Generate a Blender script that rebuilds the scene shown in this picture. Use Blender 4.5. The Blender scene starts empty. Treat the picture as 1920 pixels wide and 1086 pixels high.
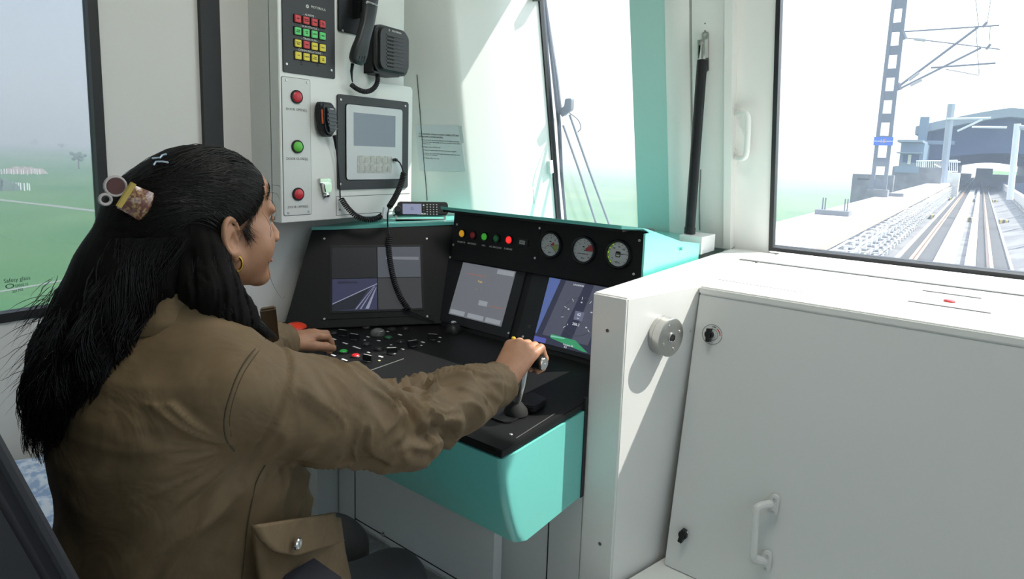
import bpy, bmesh, math, random
import numpy as np
from mathutils import Vector, Matrix
from mathutils.bvhtree import BVHTree

random.seed(7)
rng = np.random.default_rng(7)
SC = bpy.context.scene
COL = SC.collection

# ------------------------------------------------------------------ camera
FPX, CX, CY = 1145.0, 960.0, 446.0          # focal length and principal point in 1920x1086 pixels
def _cam(px, py):
    return np.array([(px - CX) / FPX, -(py - CY) / FPX, -1.0])
_F = _cam(1840, 318); _F /= np.linalg.norm(_F)        # the way the train runs: +Y
_L = _cam(-560, 240); _L -= _F * (_L @ _F); _L /= np.linalg.norm(_L)
RM = np.array([-_L, _F, np.cross(-_L, _F)])           # camera axes -> world axes
EYE = np.array([0.0, 0.0, 1.35])
def ray(px, py):
    return RM @ _cam(px, py)
def onx(px, py, x):
    d = ray(px, py); return Vector(EYE + d * (x / d[0]))
def ony(px, py, y):
    d = ray(px, py); return Vector(EYE + d * (y / d[1]))
def onz(px, py, z):
    d = ray(px, py); return Vector(EYE + d * ((z - EYE[2]) / d[2]))

cd = bpy.data.cameras.new('camera')
cam = bpy.data.objects.new('camera', cd); COL.objects.link(cam)
m = Matrix(RM.tolist()).to_4x4(); m.translation = Vector(EYE)
cam.matrix_world = m
cd.sensor_fit = 'HORIZONTAL'; cd.sensor_width = 36.0
cd.lens = FPX / 1920 * 36.0
cd.shift_y = -(543 - CY) / 1920
cd.clip_start = 0.02; cd.clip_end = 20000
SC.camera = cam

# ------------------------------------------------------------------ light
SUN = Vector((0.096, 0.106, 0.179)).normalized()      # towards the sun
SC.view_settings.view_transform = 'Standard'
SC.view_settings.look = 'None'
SC.view_settings.gamma = 1.0
SC.view_settings.exposure = 0.42
SC.view_settings.use_curve_mapping = False
SC.cycles.max_bounces = 10; SC.cycles.diffuse_bounces = 6; SC.cycles.glossy_bounces = 4
SC.cycles.transparent_max_bounces = 16; SC.cycles.transmission_bounces = 6
SC.cycles.volume_bounces = 0
SC.cycles.sample_clamp_indirect = 6.0
SC.cycles.caustics_reflective = False; SC.cycles.caustics_refractive = False

def build_world():
    w = bpy.data.worlds.new('hazy_sky'); SC.world = w; w.use_nodes = True
    nt = w.node_tree; nt.nodes.clear(); N = nt.nodes.new; L = nt.links.new
    out = N('ShaderNodeOutputWorld'); bg = N('ShaderNodeBackground')
    tc = N('ShaderNodeTexCoord')
    nrm = N('ShaderNodeVectorMath'); nrm.operation = 'NORMALIZE'
    L(tc.outputs['Generated'], nrm.inputs[0])
    sep = N('ShaderNodeSeparateXYZ'); L(nrm.outputs[0], sep.inputs[0])
    ramp = N('ShaderNodeValToRGB')
    cr = ramp.color_ramp
    cr.elements[0].position = 0.0; cr.elements[0].color = (0.97, 0.985, 1.0, 1)
    cr.elements[1].position = 1.0; cr.elements[1].color = (0.78, 0.87, 1.0, 1)
    e = cr.elements.new(0.25); e.color = (0.90, 0.95, 1.0, 1)
    L(sep.outputs[2], ramp.inputs[0])
    dot = N('ShaderNodeVectorMath'); dot.operation = 'DOT_PRODUCT'
    L(nrm.outputs[0], dot.inputs[0]); dot.inputs[1].default_value = SUN
    mr = N('ShaderNodeMapRange'); mr.inputs[1].default_value = -0.35; mr.inputs[2].default_value = 1.0
    mr.inputs[3].default_value = 0.0; mr.inputs[4].default_value = 1.0
    L(dot.outputs['Value'], mr.inputs[0])
    pw = N('ShaderNodeMath'); pw.operation = 'POWER'; pw.inputs[1].default_value = 1.6
    L(mr.outputs[0], pw.inputs[0])
    mul = N('ShaderNodeMath'); mul.operation = 'MULTIPLY_ADD'
    mul.inputs[1].default_value = 2.6; mul.inputs[2].default_value = 0.80
    L(pw.outputs[0], mul.inputs[0])
    L(ramp.outputs[0], bg.inputs[0]); L(mul.outputs[0], bg.inputs[1])
    L(bg.outputs[0], out.inputs[0])
build_world()

sl = bpy.data.lights.new('sun', 'SUN'); sl.energy = 7.0; sl.angle = 0.012; sl.color = (1.0, 0.93, 0.84)
so = bpy.data.objects.new('sun', sl); COL.objects.link(so)
so.rotation_euler = (-SUN).to_track_quat('-Z', 'Y').to_euler()
so.location = (6, 7, 14)

# ------------------------------------------------------------------ helpers: materials
MATS = {}
def mat(name, col, rough=0.5, metal=0.0, coat=0.0, bump=None, var=None, emit=None, spec=0.5, sheen=0.0, sss=0.0):
    if name in MATS: return MATS[name]
    m = bpy.data.materials.new(name); m.use_nodes = True
    nt = m.node_tree; b = nt.nodes['Principled BSDF']; N = nt.nodes.new; L = nt.links.new
    b.inputs['Base Color'].default_value = (*col, 1); b.inputs['Roughness'].default_value = rough
    b.inputs['Metallic'].default_value = metal; b.inputs['Coat Weight'].default_value = coat
    b.inputs['Coat Roughness'].default_value = 0.12
    b.inputs['Specular IOR Level'].default_value = spec
    b.inputs['Sheen Weight'].default_value = sheen
    if sss:
        b.inputs['Subsurface Weight'].default_value = sss
        b.inputs['Subsurface Radius'].default_value = (0.012, 0.005, 0.003)
        b.inputs['Subsurface Scale'].default_value = 0.5
    if emit:
        b.inputs['Emission Color'].default_value = (*emit[:3], 1); b.inputs['Emission Strength'].default_value = emit[3]
    if bump or var:
        tc = N('ShaderNodeTexCoord')
    if bump:
        t = N('ShaderNodeTexNoise'); t.inputs['Scale'].default_value = bump[0]; t.inputs['Detail'].default_value = 3
        L(tc.outputs['Object'], t.inputs['Vector'])
        bp = N('ShaderNodeBump'); bp.inputs['Strength'].default_value = bump[1]; bp.inputs['Distance'].default_value = bump[2]
        L(t.outputs['Fac'], bp.inputs['Height']); L(bp.outputs[0], b.inputs['Normal'])
    if var:                                   # (scale, colour 2, contrast low, high)
        t = N('ShaderNodeTexNoise'); t.inputs['Scale'].default_value = var[0]; t.inputs['Detail'].default_value = 5
        L(tc.outputs['Object'], t.inputs['Vector'])
        r = N('ShaderNodeMapRange'); r.inputs[1].default_value = var[2]; r.inputs[2].default_value = var[3]
        L(t.outputs['Fac'], r.inputs[0])
        mx = N('ShaderNodeMix'); mx.data_type = 'RGBA'
        mx.inputs[6].default_value = (*col, 1); mx.inputs[7].default_value = (*var[1], 1)
        L(r.outputs[0], mx.inputs[0]); L(mx.outputs[2], b.inputs['Base Color'])
    MATS[name] = m
    return m

def glass(name, tint, veil=0.0, veil_col=(1, 1, 1), gloss=0.05):
    m = bpy.data.materials.new(name); m.use_nodes = True
    nt = m.node_tree; nt.nodes.clear(); N = nt.nodes.new; L = nt.links.new
    out = N('ShaderNodeOutputMaterial'); tr = N('ShaderNodeBsdfTransparent'); tr.inputs[0].default_value = (*tint, 1)
    gl = N('ShaderNodeBsdfGlossy'); gl.inputs['Roughness'].default_value = 0.02
    mx = N('ShaderNodeMixShader'); mx.inputs[0].default_value = gloss
    cur = tr
    if veil:
        tl = N('ShaderNodeBsdfTranslucent'); tl.inputs[0].default_value = (*veil_col, 1)
        mv = N('ShaderNodeMixShader'); mv.inputs[0].default_value = veil
        tex = N('ShaderNodeTexNoise'); tex.inputs['Scale'].default_value = 9.0; tex.inputs['Detail'].default_value = 4
        tc = N('ShaderNodeTexCoord'); L(tc.outputs['Object'], tex.inputs['Vector'])
        mr = N('ShaderNodeMapRange'); mr.inputs[3].default_value = veil * 0.85; mr.inputs[4].default_value = veil * 1.15
        L(tex.outputs['Fac'], mr.inputs[0]); L(mr.outputs[0], mv.inputs[0])
        L(tr.outputs[0], mv.inputs[1]); L(tl.outputs[0], mv.inputs[2]); cur = mv
    L(cur.outputs[0], mx.inputs[1]); L(gl.outputs[0], mx.inputs[2]); L(mx.outputs[0], out.inputs[0])
    return m

# ------------------------------------------------------------------ helpers: meshes
def add(bm, src, M=None):
    vs = [bm.verts.new((M @ v.co) if M else v.co) for v in src.verts]
    src.verts.index_update()
    for f in src.faces:
        try: bm.faces.new([vs[v.index] for v in f.verts])
        except ValueError: pass
    src.free()
    return bm
def bevel(bm, w, seg=2, ang=30):
    es = [e for e in bm.edges if len(e.link_faces) == 2 and e.calc_face_angle(0) > math.radians(ang)]
    if es and w > 0:
        bmesh.ops.bevel(bm, geom=es, offset=w, segments=seg, affect='EDGES', clamp_overlap=True)
    return bm
def newbox(x0, x1, y0, y1, z0, z1, bev=0.0, seg=2):
    bm = bmesh.new()
    v = [bm.verts.new((x, y, z)) for z in (z0, z1) for y in (y0, y1) for x in (x0, x1)]
    for f in ((0, 2, 3, 1), (4, 5, 7, 6), (0, 1, 5, 4), (2, 6, 7, 3), (0, 4, 6, 2), (1, 3, 7, 5)):
        bm.faces.new([v[i] for i in f])
    return bevel(bm, bev, seg)
def prism(poly, z0, z1, bev=0.0, seg=2):
    bm = bmesh.new()
    a = [bm.verts.new((p[0], p[1], z0)) for p in poly]; b = [bm.verts.new((p[0], p[1], z1)) for p in poly]
    n = len(poly)
    bm.faces.new(a[::-1]); bm.faces.new(b)
    for i in range(n):
        bm.faces.new((a[i], a[(i + 1) % n], b[(i + 1) % n], b[i]))
    bmesh.ops.recalc_face_normals(bm, faces=bm.faces[:])
    return bevel(bm, bev, seg, 40)
def rrect(cx, cy, w, h, r, n=4):
    out = []
    r = min(r, w / 2 - 1e-5, h / 2 - 1e-5)
    for sx, sy, a0 in ((1, 1, 0), (-1, 1, 90), (-1, -1, 180), (1, -1, 270)):
        for k in range(n + 1):
            a = math.radians(a0 + 90 * k / n)
            out.append((cx + sx * (w / 2 - r) + r * math.cos(a), cy + sy * (h / 2 - r) + r * math.sin(a)))
    return out
def roundpoly(poly, r, n=4):
    out = []
    N = len(poly)
    for i in range(N):
        p = Vector(poly[i]); a = Vector(poly[i - 1]); b = Vector(poly[(i + 1) % N])
        da = (a - p); db = (b - p); rr = min(r, da.length * .45, db.length * .45)
        p0 = p + da.normalized() * rr; p1 = p + db.normalized() * rr
        for k in range(n + 1):
            t = k / n
            out.append(tuple(p0 * (1 - t) ** 2 + p * 2 * t * (1 - t) + p1 * t * t))
    return out
def lathe(prof, seg=24):
    bm = bmesh.new(); rings = []
    for r, z in prof:
        if r < 1e-6: rings.append([bm.verts.new((0, 0, z))])
        else: rings.append([bm.verts.new((r * math.cos(2 * math.pi * k / seg), r * math.sin(2 * math.pi * k / seg), z)) for k in range(seg)])
    for A, B in zip(rings, rings[1:]):
        for k in range(seg):
            k2 = (k + 1) % seg
            if len(A) == 1 and len(B) == 1: continue
            if len(A) == 1: bm.faces.new((A[0], B[k2], B[k]))
            elif len(B) == 1: bm.faces.new((A[k], A[k2], B[0]))
            else: bm.faces.new((A[k], A[k2], B[k2], B[k]))
    if len(rings[0]) > 1: bm.faces.new(rings[0][::-1])
    if len(rings[-1]) > 1: bm.faces.new(rings[-1])
    bmesh.ops.recalc_face_normals(bm, faces=bm.faces[:])
    return bm
def tube(pts, r, seg=8, bm=None):
    bm = bm or bmesh.new()
    P = [Vector(p) for p in pts]; n = len(P)
    R = [r] * n if not hasattr(r, '__len__') else r
    up = None; rings = []
    for i in range(n):
        t = (P[min(i + 1, n - 1)] - P[max(i - 1, 0)]).normalized()
        if up is None:
            up = t.orthogonal().normalized()
        else:
            up = (up - t * up.dot(t))
            up = up.normalized() if up.length > 1e-6 else t.orthogonal().normalized()
        b = t.cross(up)
        rings.append([bm.verts.new(P[i] + (up * math.cos(2 * math.pi * k / seg) + b * math.sin(2 * math.pi * k / seg)) * R[i]) for k in range(seg)])
    for A, B in zip(rings, rings[1:]):
        for k in range(seg):
            bm.faces.new((A[k], A[(k + 1) % seg], B[(k + 1) % seg], B[k]))
    bm.faces.new(rings[0][::-1]); bm.faces.new(rings[-1])
    return bm
def spline(ctrl, n=12):
    P = [Vector(c) for c in ctrl]; P = [P[0] * 2 - P[1]] + P + [P[-1] * 2 - P[-2]]
    out = []
    for i in range(1, len(P) - 2):
        for k in range(n):
            t = k / n
            out.append(0.5 * ((2 * P[i]) + (P[i + 1] - P[i - 1]) * t + (2 * P[i - 1] - 5 * P[i] + 4 * P[i + 1] - P[i + 2]) * t * t
                              + (3 * P[i] - P[i - 1] - 3 * P[i + 1] + P[i + 2]) * t ** 3))
    out.append(P[-2])
    return out
def coil(path, R, r, pitch, seg=5, per=10):
    P = [Vector(p) for p in path]
    d = [0.0]
    for a, b in zip(P, P[1:]): d.append(d[-1] + (b - a).length)
    T = d[-1]; n = max(8, int(T / pitch * per))
    pts = []; up = None; j = 0
    for i in range(n + 1):
        s = T * i / n
        while j < len(P) - 2 and d[j + 1] < s: j += 1
        t = (s - d[j]) / max(1e-9, d[j + 1] - d[j]); c = P[j].lerp(P[j + 1], t); tg = (P[j + 1] - P[j]).normalized()
        up = tg.orthogonal().normalized() if up is None else (up - tg * up.dot(tg)).normalized()
        b = tg.cross(up); a = 2 * math.pi * i / per
        pts.append(c + (up * math.cos(a) + b * math.sin(a)) * R)
    return tube(pts, r, seg)

WM = {}
def _link(o, parent, M):
    COL.objects.link(o)
    WM[o] = M.copy()
    if parent is not None:
        o.parent = parent
        o.matrix_parent_inverse = WM[parent].inverted()
    o.matrix_basis = M
def setp(o, label=None, cat=None, group=None, kind=None):
    if label: o['label'] = label
    if cat: o['category'] = cat
    if group: o['group'] = group
    if kind: o['kind'] = kind
    return o
def mesh_of(name, bm, material, smooth=35):
    if isinstance(bm, bpy.types.Mesh): return bm
    me = bpy.data.meshes.new(name); bm.normal_update(); bm.to_mesh(me); bm.free()
    if material: me.materials.append(material)
    if smooth:
        me.shade_smooth()
        me.set_sharp_from_angle(angle=math.radians(smooth))
    return me
def obj(name, bm, material=None, parent=None, M=None, label=None, cat=None, group=None, kind=None, smooth=35, recenter=True):
    shared = isinstance(bm, bpy.types.Mesh)
    me = mesh_of(name, bm, material, smooth)
    M = M.copy() if M is not None else Matrix()
    if recenter and not shared and len(me.vertices):
        co = np.empty(len(me.vertices) * 3, np.float32); me.vertices.foreach_get('co', co); co = co.reshape(-1, 3)
        c = (co.min(0) + co.max(0)) / 2
        if parent is None: c[2] = co[:, 2].min()
        me.vertices.foreach_set('co', (co - c).ravel()); me.update()
        M = M @ Matrix.Translation(Vector(c.tolist()))
    o = bpy.data.objects.new(name, me)
    _link(o, parent, M)
    return setp(o, label, cat, group, kind)
def thing(name, loc, label, cat, group=None, kind=None):
    o = bpy.data.objects.new(name, None); o.empty_display_size = 0.1
    _link(o, None, Matrix.Translation(Vector(loc)))
    return setp(o, label, cat, group, kind)
class Fr:
    """a flat face: origin o, u to the right, v up, n out of the face"""
    def __init__(s, o, u, v):
        s.o = Vector(o); s.u = Vector(u).normalized(); v = Vector(v); s.v = (v - s.u * v.dot(s.u)).normalized(); s.n = s.u.cross(s.v)
        s.M = Matrix((s.u, s.v, s.n)).transposed().to_4x4(); s.M.translation = s.o
    def px(s, x, y, c=0.0):
        d = Vector(ray(x, y)); e = Vector(EYE); o = s.o + s.n * c
        p = e + d * ((o - e).dot(s.n) / d.dot(s.n)) - s.o
        return Vector((p.dot(s.u), p.dot(s.v)))
    def w(s, a, b, c=0.0): return s.o + s.u * a + s.v * b + s.n * c
    def at(s, a, b, c=0.0, rot=0.0): return s.M @ Matrix.Translation((a, b, c)) @ Matrix.Rotation(rot, 4, 'Z')
def text(body, size, extr=0.0004, align='CENTER'):
    cu = bpy.data.curves.new('t', 'FONT'); cu.body = body; cu.size = size; cu.align_x = align; cu.align_y = 'CENTER'
    cu.resolution_u = 2; cu.extrude = extr
    o = bpy.data.objects.new('t', cu); COL.objects.link(o)
    dg = bpy.context.evaluated_depsgraph_get(); dg.update()
    me = bpy.data.meshes.new_from_object(o.evaluated_get(dg))
    bpy.data.objects.remove(o); bpy.data.curves.remove(cu)
    return me
def letter(body, size, M, material, parent, name='lettering', align='CENTER', sx=1.0):
    me = text(body, size, align=align); me.materials.clear(); me.materials.append(material)
    if sx != 1.0: M = M @ Matrix.Diagonal((sx, 1, 1, 1))
    return obj(name, me, None, parent, M)
def ring(r0, r1, h, seg=28):
    prof = [(r1, 0), (r1, h * .7), (r1 - min(h * .3, (r1 - r0) * .3), h), (r0 + min(h * .2, (r1 - r0) * .3), h), (r0, h * .6), (r0, 0)]
    bm = bmesh.new(); n = len(prof)
    R = [[bm.verts.new((r * math.cos(2 * math.pi * k / seg), r * math.sin(2 * math.pi * k / seg), z)) for r, z in prof] for k in range(seg)]
    for k in range(seg):
        A, B = R[k], R[(k + 1) % seg]
        for i in range(n): bm.faces.new((A[i], B[i], B[(i + 1) % n], A[(i + 1) % n]))
    bmesh.ops.recalc_face_normals(bm, faces=bm.faces[:])
    return bm

# ------------------------------------------------------------------ palette
white = mat('white_paint', (0.78, 0.78, 0.76), 0.32, coat=0.25, bump=(420, 0.06, 0.0006))
greypaint = mat('light_grey_paint', (0.66, 0.67, 0.66), 0.36, coat=0.15, bump=(420, 0.06, 0.0006))
teal = mat('teal_gelcoat', (0.15, 0.54, 0.49), 0.30, coat=0.3)
black = mat('black_panel', (0.007, 0.0072, 0.008), 0.48, bump=(900, 0.10, 0.0004), spec=0.28)
blackm = mat('black_plastic', (0.011, 0.012, 0.014), 0.40, spec=0.35)
rubber = mat('black_rubber', (0.012, 0.012, 0.014), 0.6)
dark = mat('dark_gap', (0.006, 0.006, 0.006), 0.8)
chrome = mat('chrome', (0.75, 0.75, 0.76), 0.12, 1.0)
steel = mat('brushed_steel', (0.55, 0.54, 0.52), 0.32, 1.0, bump=(600, 0.1, 0.0004))
screwm = mat('zinc_screw', (0.60, 0.60, 0.60), 0.35, 0.9)
ink = mat('black_ink', (0.02, 0.02, 0.02), 0.6)
greyink = mat('grey_ink', (0.16, 0.16, 0.16), 0.6)
whiteink = mat('white_ink', (0.72, 0.72, 0.70), 0.6)
paper = mat('white_paper', (0.62, 0.66, 0.68), 0.7)
# ================================================================== the cab itself
XL, XR, YB, ZC = -1.95, 1.22, -1.25, 2.68
FW = Fr((0, 2.45, 1.0), (1, 0, 0), (0, -0.22, 1))      # the raked front of the cab
LW = Fr((XL, 0, 0), (0, 1, 0), (0, 0, 1))              # left wall, seen from inside
cream = mat('cream_wall', (0.74, 0.73, 0.71), 0.38, coat=0.1, bump=(300, 0.05, 0.0006))
floorm = mat('grey_floor_covering', (0.30, 0.31, 0.31), 0.7, bump=(260, 0.25, 0.001), var=(40, (0.38, 0.39, 0.39), 0.45, 0.62))

def walls():
    obj('floor', newbox(XL - .05, XR + .05, YB - .05, 2.72, -0.06, 0.0), floorm, kind='structure',
        label='grey floor of the cab, hardly seen behind the seat', cat='floor')
    obj('ceiling', newbox(XL - .05, XR + .05, YB - .05, 2.16, ZC, ZC + .05), cream, kind='structure',
        label='pale ceiling above the cab', cat='ceiling')
    b = bmesh.new()
    y0, y1, z0, z1 = -0.75, 0.682, 0.885, 2.25
    for r in ((YB, 2.62, 0, z0), (YB, 2.45, z1, ZC), (YB, y0, z0, z1), (y1, 2.45, z0, z1)):
        add(b, newbox(XL - .05, XL, r[0], r[1], r[2], r[3]))
    obj('wall_left', b, cream, kind='structure', label='cream left wall around the field window', cat='wall')
    b = bmesh.new()
    for r in ((YB, 2.62, 0, .9), (YB, 2.45, 2.25, ZC), (YB, -0.7, .9, 2.25), (1.0, 2.45, .9, 2.25)):
        add(b, newbox(XR, XR + .05, r[0], r[1], r[2], r[3]))
    obj('wall_right', b, cream, kind='structure', label='cream right wall of the cab', cat='wall')
    obj('wall_back', newbox(XL, XR, YB - .05, YB, 0, ZC), cream, kind='structure', label='cream rear wall of the cab', cat='wall')
    # raked front wall with two openings
    b = bmesh.new()
    T = 1.66
    H = 1.745
    for a0, a1, c0, c1 in ((-1.99, XR + .03, -1.0, 0.0), (-1.99, XR + .03, T, H), (-1.99, -1.588, 0, T), (-1.588, -1.14, 1.27, T), (-1.14, -0.612, 0, T), (0.95, XR + .03, 0, T)):
        add(b, newbox(a0, a1, c0, c1, -0.07, 0.0))
    add(b, newbox(-1.14, -1.0, 0.0, T, -.0, .004))
    obj('wall_front', b, white, M=FW.M, kind='structure', label='white raked front wall between the windscreens', cat='wall')
walls()

seal = mat('window_gasket', (0.010, 0.011, 0.013), 0.5)
side_glass = glass('tinted_side_glass', (0.645, 0.695, 0.735), veil=0.006, gloss=0.02)
front_glass = glass('windscreen_glass', (0.90, 0.92, 0.92), veil=0.045, veil_col=(0.62, 0.76, 1.0), gloss=0.015)

def window(name, fr, a0, a1, b0, b1, c, gl, w, label, depth=0.03):
    t = thing(name, fr.w((a0 + a1) / 2, b0, c), label, 'window', kind='structure')
    f = bmesh.new()
    for r in ((a0 - w, a1 + w, b0 - w, b0), (a0 - w, a1 + w, b1, b1 + w), (a0 - w, a0, b0, b1), (a1, a1 + w, b0, b1)):
        add(f, newbox(r[0], r[1], r[2], r[3], c - depth, c + .008, .003))
    obj('window_frame', f, seal, t, fr.M)
    obj('pane', newbox(a0, a1, b0, b1, c - .02, c - .014), gl, t, fr.M)
    return t
w1 = window('window_1', LW, -0.75, 0.655, 0.905, 2.23, 0.0, side_glass, 0.024, 'tinted side window on the left looking out on green fields')
gi = mat('etched_glass_print', (0.03, 0.08, 0.06), 0.7)
for s, p, q, hh in (('Safety glass', (9, 529), (59, 522), .0115), ('E000216', (31, 538), (55, 534), .0075), ('201702', (25, 549), (46, 544), .0075)):
    A, B = LW.px(*p), LW.px(*q); d = B - A
    me = text(s, hh * 1.35, align='LEFT'); me.materials.clear(); me.materials.append(gi); w_ = max(v.co.x for v in me.vertices)
    obj('lettering', me, None, w1, LW.at(A.x, A.y, -.011, math.atan2(d.y, d.x)) @ Matrix.Diagonal((d.length / w_, 1, 1, 1)))
a, b = LW.px(21, 538)
obj('safety_mark', ring(.0045, .0062, .0006, 20), gi, w1, LW.at(a, b, -.012) @ Matrix.Diagonal((1.5, 1, 1, 1)))

window('window_2', FW, -1.576, -1.145, 0.02, 1.26, 0.0, front_glass, 0.012, 'narrow windscreen in front of the driver with a wiper outside')
window('window_3', FW, -0.599, 0.94, 0.033, 1.64, 0.0, front_glass, 0.015, 'large right front window looking down the railway line')
window('window_4', Fr((XR, 0, 0), (0, -1, 0), (0, 0, 1)), -0.98, 0.68, 0.92, 2.23, 0.0, side_glass, 0.024, 'side window in the right wall of the cab')

# the door-post on the left wall and the black seal
a0, b0 = LW.px(373, 100); a1, _ = LW.px(409, 100)
obj('trim_1', newbox(a0, a1, 0.9, ZC, 0.0, 0.018, .006), seal, M=LW.M, kind='structure', label='black rubber door seal running up the left wall', cat='trim')

# diagonal corner between left wall and windscreen
def corner_post():
    bm = bmesh.new()
    def sec(z):
        yc = 1.957 - .18 * (z - 1.084); yf = 2.45 - .22 * (z - 1.0); ya = 1.825 - .18 * (z - 1.084)
        pts = [(-1.97, ya), (-1.907, ya)]
        p = Vector((-1.70, yc)); a = Vector((-1.907, ya)); c = Vector((-1.583, yf - .01))
        p0 = p + (a - p).normalized() * .022; p1 = p + (c - p).normalized() * .022
        for k in range(7):
            t = k / 6; pts.append(tuple(p0 * (1 - t) ** 2 + p * 2 * t * (1 - t) + p1 * t * t))
        pts += [tuple(c), (-1.585, yf + .02), (-1.97, yf + .02)]
        return [bm.verts.new((x, y, z)) for x, y in pts]
    zs = [0.9, 1.6, 2.67]
    S = [sec(z) for z in zs]
    n = len(S[0])
    for A, B in zip(S, S[1:]):
        for k in range(n):
            bm.faces.new((A[k], A[(k + 1) % n], B[(k + 1) % n], B[k]))
    bm.faces.new(S[0][::-1]); bm.faces.new(S[-1])
    bmesh.ops.recalc_face_normals(bm, faces=bm.faces[:])
    return bm
obj('trim_2', corner_post(), white, kind='structure', label='white corner post between the wall cabinet and the driver windscreen', cat='corner post')
DP = Fr((-1.70, 1.957, 1.084), (0.117, 0.473, 0), (0, -0.20, 1))
def strip(fr, p, q, w, h, c=0.0):
    a = Vector((*fr.px(*p), c)); b = Vector((*fr.px(*q), c))
    d = (b - a); L = d.length; ang = math.atan2(d.y, d.x)
    return newbox(0, L, -w / 2, w / 2, -h, h), fr.M @ Matrix.Translation(a) @ Matrix.Rotation(ang, 4, 'Z')
b, M = strip(DP, (964, -30), (1001, 382), .0018, .0025)
obj('trim_3', b, dark, M=M, kind='structure', label='thin dark panel joint on the sunlit corner post', cat='panel joint')
NW = Fr((-1.907, 1.825, 1.084), (0.207, 0.132, 0), (0, -0.18, 1))     # wall face that carries the notice
b, M = strip(NW, (782, 140), (801, 376), .0018, .0022, .001)
obj('trim_4', b, dark, M=M, kind='structure', label='thin dark panel joint beside the notice', cat='panel joint')

# pillar between the two windscreens
def pillar():
    t = thing('trim_5', FW.w(-0.9, 0.0), 'teal and white pillar between the windscreens', 'pillar', kind='structure')
    q = lambda x: FW.px(x, 220)[0]
    obj('teal_panel', prism(roundpoly([(q(1192), -.02), (q(1262), -.02), (q(1262), 1.7), (q(1192), 1.7)], .003), -.02, .02, .004), mat('lit_teal_paint', (.42, .66, .62), .35), t, FW.M)  # same teal as the desk, base colour paled to hold the light on it
    # rounded white column
    x0, x1 = q(1256), q(1299)
    prof = [(x0, -.02)] + [(x0 + (x1 - x0) * k / 8, .02 + .022 * math.sin(math.pi * (.12 + .88 * k / 8) * .9)) for k in range(9)] + [(x1, -.02)]
    bm = bmesh.new()
    lo = [bm.verts.new((a, -.02, c)) for a, c in prof]; hi = [bm.verts.new((a, 1.7, c)) for a, c in prof]
    for k in range(len(prof)):
        k2 = (k + 1) % len(prof); bm.faces.new((lo[k], lo[k2], hi[k2], hi[k]))
    bm.faces.new(lo[::-1]); bm.faces.new(hi); bmesh.ops.recalc_face_normals(bm, faces=bm.faces[:])
    obj('white_column', bm, white, t, FW.M)
    obj('cover_panel', newbox(q(1303), q(1366), .01, 1.7, .0, .022, .003), white, t, FW.M)
    # raised door frame post and sill around the right window
    x2 = q(1366); x3 = q(1380)
    bm = newbox(x2, x3, .02, 1.7, .0, .05, .008, 3)
    add(bm, newbox(x2 - .0, .97, -.06, .010, .0, .05, .006, 3))
    obj('frame_moulding', bm, white, t, FW.M)
    bm = newbox(q(1318), q(1321), 1.0, 1.004, .022, .0235)
    for py in (44, 58):
        a, b = FW.px(1322, py, .022)
        s = obj('screw', lathe([(.003, 0), (.003, .001), (0, .0015)], 10), greyink, t, FW.at(a, b, .022))
    bm.free()
    return t
pillar()

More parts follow.
